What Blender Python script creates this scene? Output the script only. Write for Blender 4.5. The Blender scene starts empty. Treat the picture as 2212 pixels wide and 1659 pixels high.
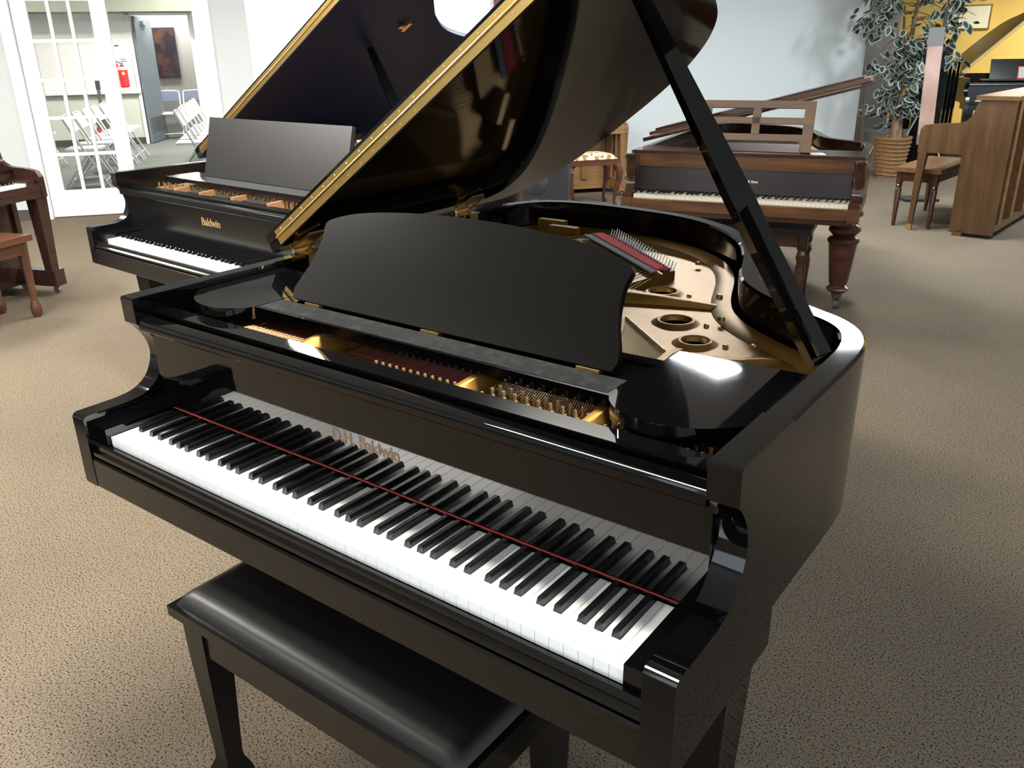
import bpy, bmesh, math, random
from mathutils import Vector, Matrix
R = math.radians
random.seed(7)
SC = bpy.context.scene
COL = SC.collection

# ------------------------------------------------------------------ camera
F_PX = 1824.82
cam_d = bpy.data.cameras.new('camera')
cam = bpy.data.objects.new('camera', cam_d)
COL.objects.link(cam)
cam_d.sensor_width = 36.0
cam_d.lens = F_PX / 2212 * 36.0
cam_d.clip_start = 0.05
cam_d.clip_end = 200
_r = Vector((0.8021883, 0.59684485, -0.01643648)); _d = Vector((0.20937547, -0.30697791, -0.92839996)); _f = Vector((-0.55915637, 0.74131019, -0.37121876))
cam.matrix_world = Matrix(((_r.x, -_d.x, -_f.x, 1.0214), (_r.y, -_d.y, -_f.y, -0.7723), (_r.z, -_d.z, -_f.z, 1.4626), (0, 0, 0, 1)))
SC.camera = cam

# ------------------------------------------------------------------ world and exposure
w = bpy.data.worlds.new('World'); SC.world = w; w.use_nodes = True
bg = w.node_tree.nodes['Background']
bg.inputs[0].default_value = (0.80, 0.90, 1.0, 1)
bg.inputs[1].default_value = 3.2
SC.view_settings.view_transform = 'Standard'
SC.view_settings.look = 'None'
SC.view_settings.exposure = 0.0
SC.view_settings.gamma = 1.0
SC.view_settings.use_curve_mapping = False

# ------------------------------------------------------------------ materials
MATS = {}
def nm(name):
    m = bpy.data.materials.new(name); m.use_nodes = True
    MATS[name] = m
    return m, m.node_tree.nodes, m.node_tree.links, m.node_tree.nodes['Principled BSDF']
def plain(name, col, rough=0.5, metal=0.0, ior=1.5, coat=0.0, emit=None, alpha=None, trans=0.0, spec=None):
    m, N, L, B = nm(name)
    B.inputs['Base Color'].default_value = (*col, 1)
    B.inputs['Roughness'].default_value = rough
    B.inputs['Metallic'].default_value = metal
    B.inputs['IOR'].default_value = ior
    B.inputs['Coat Weight'].default_value = coat
    B.inputs['Coat Roughness'].default_value = 0.05
    if trans: B.inputs['Transmission Weight'].default_value = trans
    if spec is not None: B.inputs['Specular IOR Level'].default_value = spec
    if emit:
        B.inputs['Emission Color'].default_value = (*emit[0], 1); B.inputs['Emission Strength'].default_value = emit[1]
    return m
def noisy(name, c1, c2, scale, rough=0.5, detail=4.0, stretch=(1, 1, 1), bump=0.0, lo=0.35, hi=0.65, metal=0.0, ior=1.5, coat=0.0, bscale=None):
    m, N, L, B = nm(name)
    tc = N.new('ShaderNodeTexCoord'); mp = N.new('ShaderNodeMapping'); mp.inputs['Scale'].default_value = stretch
    nz = N.new('ShaderNodeTexNoise'); nz.inputs['Scale'].default_value = scale; nz.inputs['Detail'].default_value = detail
    cr = N.new('ShaderNodeValToRGB')
    cr.color_ramp.elements[0].position = lo; cr.color_ramp.elements[0].color = (*c1, 1)
    cr.color_ramp.elements[1].position = hi; cr.color_ramp.elements[1].color = (*c2, 1)
    L.new(tc.outputs['Object'], mp.inputs['Vector']); L.new(mp.outputs['Vector'], nz.inputs['Vector'])
    L.new(nz.outputs['Fac'], cr.inputs['Fac']); L.new(cr.outputs['Color'], B.inputs['Base Color'])
    B.inputs['Roughness'].default_value = rough; B.inputs['Metallic'].default_value = metal; B.inputs['IOR'].default_value = ior
    B.inputs['Coat Weight'].default_value = coat; B.inputs['Coat Roughness'].default_value = 0.08
    if bump:
        bp = N.new('ShaderNodeBump'); bp.inputs['Strength'].default_value = bump; bp.inputs['Distance'].default_value = 0.004
        if bscale:
            n2 = N.new('ShaderNodeTexNoise'); n2.inputs['Scale'].default_value = bscale; n2.inputs['Detail'].default_value = 2
            L.new(tc.outputs['Object'], n2.inputs['Vector']); L.new(n2.outputs['Fac'], bp.inputs['Height'])
        else:
            L.new(nz.outputs['Fac'], bp.inputs['Height'])
        L.new(bp.outputs['Normal'], B.inputs['Normal'])
    return m
def wood(name, c1, c2, rough=0.3, axis=0, coat=0.08):
    st = [9, 9, 9]; st[axis] = 0.9
    return noisy(name, c1, c2, 3.0, rough, 6.0, tuple(st), 0.0, 0.3, 0.72, 0, 1.5, coat)

plain('lacquer', (0.0012, 0.0012, 0.0014), 0.035, ior=1.5)
plain('lid_lacquer', (0.0012, 0.0012, 0.0014), 0.05, ior=1.36)
plain('desk_black', (0.0022, 0.002, 0.0016), 0.30, ior=1.5, spec=0.10)
noisy('dusty_black', (0.002, 0.002, 0.002), (0.012, 0.013, 0.0125), 55, 0.8, 7, lo=0.45, hi=0.75)
plain('satin_black', (0.0022, 0.0026, 0.0032), 0.20, ior=1.52)
plain('satin_lid', (0.007, 0.015, 0.040), 0.45, ior=1.4, spec=0.2)  # navy base stands in for sky reflected in the lid
plain('satin_desk', (0.010, 0.009, 0.009), 0.33, ior=1.6)
plain('leather', (0.004, 0.0036, 0.0032), 0.42, ior=1.40)
plain('bench_black', (0.003, 0.0028, 0.0025), 0.22, ior=1.45)
plain('ivory', (0.90, 0.90, 0.88), 0.18)
plain('old_ivory', (0.78, 0.72, 0.58), 0.25)
plain('ebony', (0.004, 0.004, 0.0045), 0.2)
plain('red_felt', (0.28, 0.02, 0.014), 0.9)
plain('bright_red_felt', (0.62, 0.02, 0.025), 0.9)
plain('dark_red_felt', (0.16, 0.012, 0.012), 0.9)
plain('grey_felt', (0.20, 0.20, 0.21), 0.9)
plain('brass', (0.78, 0.56, 0.24), 0.28, 1.0)
plain('hinge_brass', (0.62, 0.42, 0.15), 0.34, 1.0)
plain('letter_gold', (0.42, 0.27, 0.11), 0.45, 0.5)
plain('letter_bronze', (0.20, 0.125, 0.08), 0.5, 0.2)
plain('pale_letter', (0.85, 0.75, 0.45), 0.5, 0.2)
noisy('gold_plate', (0.215, 0.108, 0.016), (0.25, 0.130, 0.022), 30, 0.46, 3, metal=0.7, lo=0.3, hi=0.7)
plain('bronze_plate', (0.36, 0.20, 0.10), 0.45, 0.2)
plain('pin_steel', (0.42, 0.34, 0.19), 0.35, 1.0)
plain('steel', (0.55, 0.55, 0.56), 0.28, 1.0)
plain('copper', (0.20, 0.095, 0.05), 0.4, 1.0)
plain('soundboard', (0.07, 0.035, 0.014), 0.5)
plain('dark_hole', (0.01, 0.007, 0.004), 0.8)
wood('mahogany', (0.030, 0.010, 0.006), (0.075, 0.026, 0.014), 0.22)
wood('mahogany_upright', (0.026, 0.011, 0.008), (0.040, 0.017, 0.012), 0.22)
wood('rosewood', (0.048, 0.019, 0.008), (0.140, 0.062, 0.025), 0.24)
wood('rosewood_dark', (0.022, 0.009, 0.006), (0.058, 0.024, 0.013), 0.18)
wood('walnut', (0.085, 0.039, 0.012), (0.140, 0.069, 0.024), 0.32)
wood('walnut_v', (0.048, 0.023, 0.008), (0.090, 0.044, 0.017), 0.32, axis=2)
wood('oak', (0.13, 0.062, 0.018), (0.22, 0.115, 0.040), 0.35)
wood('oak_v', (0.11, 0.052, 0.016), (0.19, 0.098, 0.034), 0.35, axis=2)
wood('red_wood', (0.065, 0.025, 0.013), (0.105, 0.040, 0.020), 0.25)
wood('rosewood_matte', (0.075, 0.034, 0.013), (0.135, 0.066, 0.026), 0.5, coat=0.0)
plain('aged_brass', (0.22, 0.15, 0.08), 0.5, 0.6)
plain('nameboard_dark', (0.018, 0.009, 0.008), 0.3)
plain('white_paint', (0.80, 0.80, 0.78), 0.45)
plain('wall_paint', (0.46, 0.49, 0.49), 0.75)
plain('wall_grey_and_shade', (0.17, 0.17, 0.16), 0.8)  # own grey of passage and cabinet; on the alcove it stands in for shade
plain('wall_lower', (0.46, 0.48, 0.42), 0.8)
plain('wall_yellow', (0.80, 0.55, 0.14), 0.8)
plain('ceiling_paint', (0.55, 0.55, 0.53), 0.9)
plain('base_dark', (0.05, 0.045, 0.04), 0.6)
plain('red_frame', (0.14, 0.015, 0.02), 0.4)
plain('grey_door', (0.11, 0.135, 0.155), 0.5)
plain('kick_plate', (0.20, 0.20, 0.19), 0.35, 0.7)
plain('glass', (1, 1, 1), 0.02, trans=1.0, ior=1.1)
plain('extinguisher_red', (0.65, 0.02, 0.03), 0.3)
plain('yellow_label', (0.85, 0.75, 0.2), 0.5)
plain('poster_frame', (0.012, 0.012, 0.018), 0.25)
noisy('poster_art', (0.008, 0.006, 0.010), (0.060, 0.024, 0.014), 4.5, 0.25, 4, lo=0.42, hi=0.72)
plain('chair_white', (0.72, 0.72, 0.74), 0.4)
plain('chair_tube', (0.60, 0.60, 0.62), 0.35, 0.3)
plain('chair_blue', (0.045, 0.060, 0.105), 0.6)
plain('chair_dark', (0.05, 0.05, 0.055), 0.4, 0.5)
noisy('wicker', (0.14, 0.065, 0.02), (0.26, 0.135, 0.045), 45, 0.6, 2, (1, 1, 3))
noisy('bark', (0.12, 0.075, 0.04), (0.22, 0.14, 0.08), 30, 0.8, 4, (1, 1, 0.2))
plain('leaf_green', (0.024, 0.042, 0.034), 0.45)
plain('leaf_cream', (0.30, 0.34, 0.29), 0.5)
plain('fern_green', (0.06, 0.13, 0.035), 0.5)
plain('moss', (0.10, 0.09, 0.04), 0.9)
plain('paper', (0.85, 0.85, 0.85), 0.7)
plain('pink_card', (0.85, 0.06, 0.35), 0.6)
plain('red_card', (0.80, 0.08, 0.06), 0.6)
plain('black_plastic', (0.012, 0.012, 0.014), 0.5)
plain('amp_grille', (0.022, 0.024, 0.028), 0.75)
plain('banner_grey', (0.13, 0.13, 0.13), 0.35)
noisy('banner_photo', (0.28, 0.17, 0.14), (0.42, 0.29, 0.24), 3.0, 0.35, 3)
noisy('tapestry', (0.18, 0.10, 0.035), (0.72, 0.62, 0.36), 26, 0.9, 3, lo=0.44, hi=0.56)
plain('cream_panel', (0.90, 0.86, 0.62), 0.6)
noisy('carpet_grey', (0.055, 0.065, 0.058), (0.11, 0.12, 0.105), 190, 0.95, 3)
plain('bulkhead', (0.20, 0.21, 0.17), 0.8)
plain('lamp_glow', (0.9, 0.9, 0.9), 0.5, emit=((1.0, 0.965, 0.89), 172.0))
plain('lamp_glow_cool', (0.9, 0.9, 0.9), 0.5, emit=((0.90, 0.96, 1.0), 165.0))
plain('lamp_frame', (0.7, 0.7, 0.7), 0.5)
plain('pedal_brass', (0.70, 0.50, 0.20), 0.25, 1.0)

def carpet_mat():
    m, N, L, B = nm('carpet')
    tc = N.new('ShaderNodeTexCoord')
    def noise(sc, det):
        n = N.new('ShaderNodeTexNoise'); n.inputs['Scale'].default_value = sc; n.inputs['Detail'].default_value = det
        L.new(tc.outputs['Object'], n.inputs['Vector']); return n
    def ramp(n, stops):
        c = N.new('ShaderNodeValToRGB'); el = c.color_ramp.elements
        el[0].position, el[0].color = stops[0][0], (*stops[0][1], 1)
        el[1].position, el[1].color = stops[-1][0], (*stops[-1][1], 1)
        for p, col in stops[1:-1]: el.new(p).color = (*col, 1)
        L.new(n.outputs['Fac'], c.inputs['Fac']); return c
    def mul(a, b):
        x = N.new('ShaderNodeMix'); x.data_type = 'RGBA'; x.blend_type = 'MULTIPLY'; x.inputs['Factor'].default_value = 1
        L.new(a, x.inputs['A']); L.new(b, x.inputs['B']); return x.outputs['Result']
    fine, fleck, patch, loop_ = noise(420, 2), noise(190, 2), noise(1.1, 3), noise(230, 1)
    c = mul(ramp(fine, [(0.32, (0.085, 0.068, 0.048)), (0.66, (0.190, 0.156, 0.113))]).outputs['Color'],
            ramp(fleck, [(0.35, (0.12, 0.10, 0.10)), (0.43, (0.84, 0.84, 0.84)), (0.62, (1.2, 1.19, 1.17))]).outputs['Color'])
    c = mul(c, ramp(patch, [(0.3, (0.88, 0.88, 0.90)), (0.7, (1.08, 1.06, 1.03))]).outputs['Color'])
    L.new(c, B.inputs['Base Color'])
    B.inputs['Roughness'].default_value = 0.95
    B.inputs['Specular IOR Level'].default_value = 0.1
    bp = N.new('ShaderNodeBump'); bp.inputs['Strength'].default_value = 0.6; bp.inputs['Distance'].default_value = 0.006
    L.new(loop_.outputs['Fac'], bp.inputs['Height']); L.new(bp.outputs['Normal'], B.inputs['Normal'])
carpet_mat()

# ------------------------------------------------------------------ mesh helpers
def link(name, me, mat, parent=None, smooth=None):
    o = bpy.data.objects.new(name, me); COL.objects.link(o)
    mats = mat if isinstance(mat, (list, tuple)) else [mat]
    if not me.materials:
        for k in mats: me.materials.append(MATS[k])
    if smooth is not None:
        me.polygons.foreach_set('use_smooth', [True] * len(me.polygons))
        me.set_sharp_from_angle(angle=R(smooth))
    if parent: o.parent = parent
    return o
def tag(o, label=None, cat=None, group=None, kind=None):
    if label: o['label'] = label
    if cat: o['category'] = cat
    if group: o['group'] = group
    if kind: o['kind'] = kind
    return o
def thing(name, label, cat, loc=(0, 0, 0), rz=0, group=None):
    o = bpy.data.objects.new(name, None); COL.objects.link(o)
    o.empty_display_size = 0.1
    o.location = loc; o.rotation_euler = (0, 0, rz)
    return tag(o, label, cat, group)
def dup(src, parent=None, name=None):
    c = src.copy(); COL.objects.link(c)
    if parent is not None: c.parent = parent
    for ch in list(src.children): dup(ch, c)
    return c
def to_mesh(name, bm, bevel=0.0, seg=2, keep=None):
    if bevel:
        es = [e for e in bm.edges if len(e.link_faces) == 2 and e.calc_face_angle(0) > R(28) and not (keep and keep(e))]
        bmesh.ops.bevel(bm, geom=es, offset=bevel, segments=seg, profile=0.5, affect='EDGES', clamp_overlap=True)
    bmesh.ops.recalc_face_normals(bm, faces=bm.faces)
    me = bpy.data.meshes.new(name); bm.to_mesh(me); bm.free()
    return me
def bm_box(bm, x0, x1, y0, y1, z0, z1, M=None):
    vs = [bm.verts.new((x, y, z)) for x in (x0, x1) for y in (y0, y1) for z in (z0, z1)]
    if M is not None:
        for v in vs: v.co = M @ v.co
    for f in ((0, 1, 3, 2), (4, 6, 7, 5), (0, 4, 5, 1), (2, 3, 7, 6), (0, 2, 6, 4), (1, 5, 7, 3)):
        bm.faces.new([vs[i] for i in f])
def box(name, x0, x1, y0, y1, z0, z1, mat, parent=None, bevel=0.0, M=None, seg=2):
    bm = bmesh.new(); bm_box(bm, x0, x1, y0, y1, z0, z1, M)
    return link(name, to_mesh(name, bm, bevel, seg), mat, parent, 40 if bevel else None)
def boxes(name, lst, mat, parent=None, bevel=0.0):
    bm = bmesh.new()
    for b in lst: bm_box(bm, *b)
    return link(name, to_mesh(name, bm, bevel), mat, parent, 40 if bevel else None)
def bm_prism(bm, pts, a0, a1, axis='x', M=None):
    def P(p, a):
        v = {'x': Vector((a, p[0], p[1])), 'y': Vector((p[0], a, p[1])), 'z': Vector((p[0], p[1], a))}[axis]
        return M @ v if M is not None else v
    A = [bm.verts.new(P(p, a0)) for p in pts]; B = [bm.verts.new(P(p, a1)) for p in pts]
    n = len(pts)
    for i in range(n): bm.faces.new((A[i], A[(i + 1) % n], B[(i + 1) % n], B[i]))
    bm.faces.new(A[::-1]); bm.faces.new(B)
def prism(name, pts, a0, a1, axis, mat, parent=None, bevel=0.0, M=None, smooth=35, seg=2, keep=None):
    bm = bmesh.new(); bm_prism(bm, pts, a0, a1, axis, M)
    return link(name, to_mesh(name, bm, bevel, seg, keep), mat, parent, smooth)
def bm_lathe(bm, prof, seg=20, M=None, cap=True):
    rings = []
    for r, z in prof:
        ring = []
        for k in range(seg):
            a = 2 * math.pi * k / seg
            v = Vector((r * math.cos(a), r * math.sin(a), z))
            ring.append(bm.verts.new(M @ v if M is not None else v))
        rings.append(ring)
    for a, b in zip(rings, rings[1:]):
        for k in range(seg): bm.faces.new((a[k], a[(k + 1) % seg], b[(k + 1) % seg], b[k]))
    if cap:
        bm.faces.new(rings[0][::-1]); bm.faces.new(rings[-1])
def lathe(name, prof, mat, parent=None, seg=20, M=None, smooth=40):
    bm = bmesh.new(); bm_lathe(bm, prof, seg, M)
    return link(name, to_mesh(name, bm), mat, parent, smooth)
def bm_tube(bm, path, r, seg=8, cap=True):
    path = [Vector(p) for p in path]; n = len(path); rings = []
    for i, p in enumerate(path):
        t = (path[min(i + 1, n - 1)] - path[max(i - 1, 0)]).normalized()
        up = Vector((0, 0, 1)) if abs(t.z) < 0.9 else Vector((1, 0, 0))
        s = t.cross(up).normalized(); q = s.cross(t)
        rr = r[i] if isinstance(r, (list, tuple)) else r
        rings.append([bm.verts.new(p + (s * math.cos(2 * math.pi * k / seg) + q * math.sin(2 * math.pi * k / seg)) * rr) for k in range(seg)])
    for a, b in zip(rings, rings[1:]):
        for k in range(seg): bm.faces.new((a[k], a[(k + 1) % seg], b[(k + 1) % seg], b[k]))
    if cap:
        bm.faces.new(rings[0][::-1]); bm.faces.new(rings[-1])
def tube(name, path, r, mat, parent=None, seg=8, smooth=60):
    bm = bmesh.new(); bm_tube(bm, path, r, seg)
    return link(name, to_mesh(name, bm), mat, parent, smooth)
def stick(bm, p, q, w, t, w1=None, t1=None, side=None):
    """tapered rectangular bar from p to q; side = direction of its width"""
    p = Vector(p); q = Vector(q); d = (q - p).normalized()
    s = Vector(side) if side is not None else Vector((1, 0, 0))
    s = (s - d * s.dot(d)).normalized(); n = d.cross(s)
    w1 = w if w1 is None else w1; t1 = t if t1 is None else t1
    A = [bm.verts.new(p + s * (a * w / 2) + n * (b * t / 2)) for a, b in ((-1, -1), (1, -1), (1, 1), (-1, 1))]
    B = [bm.verts.new(q + s * (a * w1 / 2) + n * (b * t1 / 2)) for a, b in ((-1, -1), (1, -1), (1, 1), (-1, 1))]
    for i in range(4): bm.faces.new((A[i], A[(i + 1) % 4], B[(i + 1) % 4], B[i]))
    bm.faces.new(A[::-1]); bm.faces.new(B)
def bar(name, p, q, w, t, mat, parent=None, w1=None, t1=None, side=None, bevel=0.0):
    bm = bmesh.new(); stick(bm, p, q, w, t, w1, t1, side)
    return link(name, to_mesh(name, bm, bevel), mat, parent, 40 if bevel else None)
def smooth_path(pts, n=6):
    """Catmull-Rom through open list of 2D points"""
    out = []; P = [Vector((*p, 0)) for p in pts]
    P = [P[0] * 2 - P[1]] + P + [P[-1] * 2 - P[-2]]
    for i in range(1, len(P) - 2):
        a, b, c, d = P[i - 1], P[i], P[i + 1], P[i + 2]
        for k in range(n):
            t = k / n
            v = 0.5 * ((2 * b) + (c - a) * t + (2 * a - 5 * b + 4 * c - d) * t * t + (3 * b - a - 3 * c + d) * t ** 3)
            out.append((v.x, v.y))
    out.append((pts[-1][0], pts[-1][1]))
    return out
def offset_path(path, d):
    out = []; n = len(path)
    for i, p in enumerate(path):
        a = path[max(i - 1, 0)]; b = path[min(i + 1, n - 1)]
        t = Vector((b[0] - a[0], b[1] - a[1])).normalized()
        out.append((p[0] - t.y * d, p[1] + t.x * d))     # left of travel
    return out
def lettering(name, txt, size, mat, parent, M, bold=0.0, align='CENTER', shear=0.0, ex=0.0003):
    cu = bpy.data.curves.new(name, 'FONT'); cu.body = txt; cu.size = size; cu.align_x = align; cu.align_y = 'BOTTOM'
    cu.extrude = ex; cu.offset = bold; cu.shear = shear
    t = bpy.data.objects.new(name + '_src', cu); COL.objects.link(t)
    dg = bpy.context.evaluated_depsgraph_get()
    me = bpy.data.meshes.new_from_object(t.evaluated_get(dg))
    bpy.data.objects.remove(t); bpy.data.curves.remove(cu)
    me.materials.clear()
    me.transform(M)
    return link(name, me, mat, parent)

# ------------------------------------------------------------------ the wall frame (the long wall with the french door)
WA = Vector((-7.39, 3.04, 0)); WU = Vector((0.62041345, 0.78427492, 0)); WN = Vector((0.78427492, -0.62041345, 0))
def W(u, off, z=0.0):
    p = WA + WU * u + WN * off
    return Vector((p.x, p.y, z))
WROT = math.atan2(WU.y, WU.x)
WM = Matrix.Translation(WA) @ Matrix.Rotation(WROT, 4, 'Z')      # local x = along wall, local -y = into the showroom
def wbox(name, u0, u1, o0, o1, z0, z1, mat, parent=None, bevel=0.0):
    """box in wall coordinates; o = distance into the showroom"""
    return box(name, u0, u1, -o1, -o0, z0, z1, mat, parent, bevel, WM)
def wboxes(name, lst, mat, parent=None, bevel=0.0):
    bm = bmesh.new()
    for u0, u1, o0, o1, z0, z1 in lst: bm_box(bm, u0, u1, -o1, -o0, z0, z1, WM)
    return link(name, to_mesh(name, bm, bevel), mat, parent, 40 if bevel else None)
CEIL = 2.75

def build_room():
    # floor
    me = bpy.data.meshes.new('floor')
    tag(wbox('floor_annex', -4.6, 1.95, -8.75, -0.14, -0.05, 0.0, 'carpet_grey'), kind='structure')
    quads = [[(-6.6, -0.14), (18, -0.14), (18, 10.5), (-6.6, 10.5)], [(8.2, -9), (18, -9), (18, -0.14), (8.2, -0.14)]]
    vs, fs = [], []
    for q in quads:
        fs.append(tuple(range(len(vs), len(vs) + 4))); vs += [tuple(W(u, o)) for u, o in q]
    me.from_pydata(vs, [], fs); me.update()
    fl = link('floor', me, 'carpet'); tag(fl, kind='structure')
    tag(wboxes('ceiling', [(-6.6, 18, -0.14, 10.5, CEIL, CEIL + 0.1), (-4.6, 1.95, -8.75, -0.14, CEIL, CEIL + 0.1), (8.2, 18, -9, -0.14, CEIL, CEIL + 0.1)], 'ceiling_paint'), kind='structure')
    T = 0.14
    # the long wall, built round the french door opening and the two windows
    segs = [(-6.5, -0.02, -T, 0, 0, CEIL), (-0.02, 1.72, -T, 0, 2.06, CEIL), (1.72, 2.06, -T, 0, 0, CEIL),
            (2.06, 2.80, -T, 0, 0, 0.95), (2.06, 2.80, -T, 0, 2.35, CEIL), (2.80, 2.92, -T, 0, 0, CEIL),
            (2.92, 4.46, -T, 0, 0, 1.1), (2.92, 4.46, -T, 0, 2.35, CEIL), (4.46, 8.80, -T, 0, 0, CEIL)]
    tag(wboxes('wall_back', segs, 'wall_paint'), kind='structure')
    tag(wboxes('baseboard_back', [(-6.5, -0.03, 0, 0.012, 0, 0.10), (1.74, 8.80, 0, 0.012, 0, 0.10)], 'base_dark'), kind='structure')
    # door casing
    tag(wboxes('trim_1', [(-0.03, 0.065, -T - 0.01, 0.02, 0, 2.03), (1.585, 1.735, -T - 0.01, 0.02, 0, 2.03), (-0.03, 1.735, -T - 0.01, 0.021, 1.985, 2.12)], 'white_paint', bevel=0.004), kind='structure')
    # closed leaf of the french door, with fifteen panes
    d = bpy.data.objects.new('door_1', None); COL.objects.link(d); tag(d, kind='structure')
    wboxes('door_frame', [(0.07, 0.200, -0.07, -0.03, 0.012, 1.98), (0.715, 0.850, -0.07, -0.03, 0.012, 1.98), (0.2, 0.715, -0.07, -0.03, 0.012, 0.255), (0.2, 0.715, -0.07, -0.03, 1.905, 1.98)], 'white_paint', d)
    xs = [0.2, 0.3716, 0.5433, 0.715]
    zs = [0.255 + 0.33 * k for k in range(6)]
    for x in xs[1:3]: wbox('muntin', x - 0.014, x + 0.014, -0.066, -0.034, 0.255, 1.905, 'white_paint', d)
    for z in zs[1:5]: wbox('muntin', 0.2, 0.715, -0.067, -0.033, z - 0.014, z + 0.014, 'white_paint', d)
    for i in range(3):
        for j in range(5): wbox('pane', xs[i], xs[i + 1], -0.052, -0.048, zs[j], zs[j + 1], 'glass', d)
    # windows
    w1 = bpy.data.objects.new('window_1', None); COL.objects.link(w1); tag(w1, kind='structure')
    wboxes('window_frame', [(2.06, 2.11, -0.1, 0.012, 0.95, 2.35), (2.75, 2.80, -0.1, 0.012, 0.95, 2.35), (2.06, 2.80, -0.1, 0.012, 0.93, 0.98), (2.06, 2.80, -0.1, 0.012, 2.3, 2.36)], 'white_paint', w1)
    wbox('pane', 2.11, 2.75, -0.06, -0.055, 0.98, 2.3, 'glass', w1)
    w2 = bpy.data.objects.new('window_2', None); COL.objects.link(w2); tag(w2, kind='structure')
    wboxes('window_frame', [(2.86, 2.92, -0.1, 0.03, 1.05, 2.40), (4.46, 4.54, -0.1, 0.03, 1.05, 2.40), (2.86, 4.54, -0.1, 0.03, 1.03, 1.10), (2.86, 4.54, -0.1, 0.03, 2.35, 2.43)], 'red_frame', w2)
    wboxes('sash', [(2.92, 2.96, -0.08, -0.03, 1.1, 2.35), (4.42, 4.46, -0.08, -0.03, 1.1, 2.35), (2.92, 4.46, -0.08, -0.03, 1.1, 1.14)], 'white_paint', w2)
    wbox('pane', 2.96, 4.42, -0.06, -0.055, 1.14, 2.35, 'glass', w2)
    # recessed wall to the right of the corner, its shade put into the dark grey
    tag(wbox('wall_alcove', 8.2, 11.25, -2.7, -2.6, 0, CEIL, 'wall_grey_and_shade'), kind='structure')
    tag(wbox('wall_return', 8.66, 8.80, -2.6, -0.14, 0, CEIL, 'wall_paint'), kind='structure')
    # far yellow wall of the next showroom
    tag(box('wall_yellow', -9, 6, 16.6, 16.75, 0, CEIL, 'wall_yellow'), kind='structure')
    tag(wboxes('wall_right', [(18, 18.1, -9, 10.5, 0, CEIL), (8.1, 18, -9.1, -9, 0, CEIL), (8.1, 8.2, -9, -2.6, 0, CEIL)], 'wall_paint'), kind='structure')
    # room behind the camera: storefront with tall openings
    fr = [(-6.5, 18, 10.4, 10.5, 0, 0.25), (-6.5, 18, 10.4, 10.5, 2.45, CEIL)]
    for k in range(12): fr.append((-6.5 + k * 2.15, -6.2 + k * 2.15, 10.4, 10.5, 0.25, 2.45))
    tag(wboxes('wall_front', fr, 'white_paint'), kind='structure')
    tag(wbox('wall_left', -6.6, -6.5, -0.14, 10.5, 0, CEIL, 'wall_paint'), kind='structure')
    # room beyond the french door
    tag(wboxes('wall_far', [(-4.5, 0.07, -7.42, -7.3, 0.86, CEIL), (0.07, 0.98, -7.42, -7.3, 2.04, CEIL), (0.98, 1.9, -7.42, -7.3, 0.0, CEIL)], 'white_paint'), kind='structure')
    tag(wbox('wall_far_lower', -4.5, 0.07, -7.42, -7.31, 0.0, 0.86, 'wall_lower'), kind='structure')
    tag(wbox('trim_2', -4.5, 0.07, -7.3, -7.22, 0.83, 0.87, 'white_paint'), kind='structure')
    tag(wbox('baseboard_far', -4.5, 0.07, -7.3, -7.29, 0.0, 0.11, 'base_dark'), kind='structure')
    tag(wbox('wall_passage', -4.6, 1.98, -8.75, -8.65, 0.0, CEIL, 'wall_grey_and_shade'), kind='structure')
    tag(wbox('wall_side', -4.6, -4.5, -7.42, -0.14, 0.0, CEIL, 'wall_paint'), kind='structure')
    tag(wbox('wall_side_east', 1.90, 1.98, -8.75, -0.14, 0.0, CEIL, 'wall_paint'), kind='structure')
    tag(wbox('trim_4', -4.5, 1.9, -7.3, -6.6, 2.07, CEIL, 'bulkhead'), kind='structure')
    d2 = bpy.data.objects.new('door_2', None); COL.objects.link(d2); tag(d2, kind='structure')
    M = Matrix.Translation(W(0.09, -7.28)) @ Matrix.Rotation(WROT + R(80), 4, 'Z')
    box('door_panel', 0, 0.88, -0.045, 0, 0.01, 2.03, 'grey_door', d2, 0, M)
    box('kick_plate', 0.04, 0.84, -0.05, -0.045, 0.18, 0.42, 'kick_plate', d2, 0, M)
    box('door_closer', 0.30, 0.55, -0.10, -0.045, 1.90, 1.96, 'steel', d2, 0.005, M)
    tag(wboxes('trim_3', [(0.02, 0.07, -7.42, -7.27, 0, 2.08), (0.98, 1.03, -7.42, -7.27, 0, 2.08), (0.02, 1.03, -7.42, -7.27, 2.04, 2.10)], 'white_paint'), kind='structure')
build_room()

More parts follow.
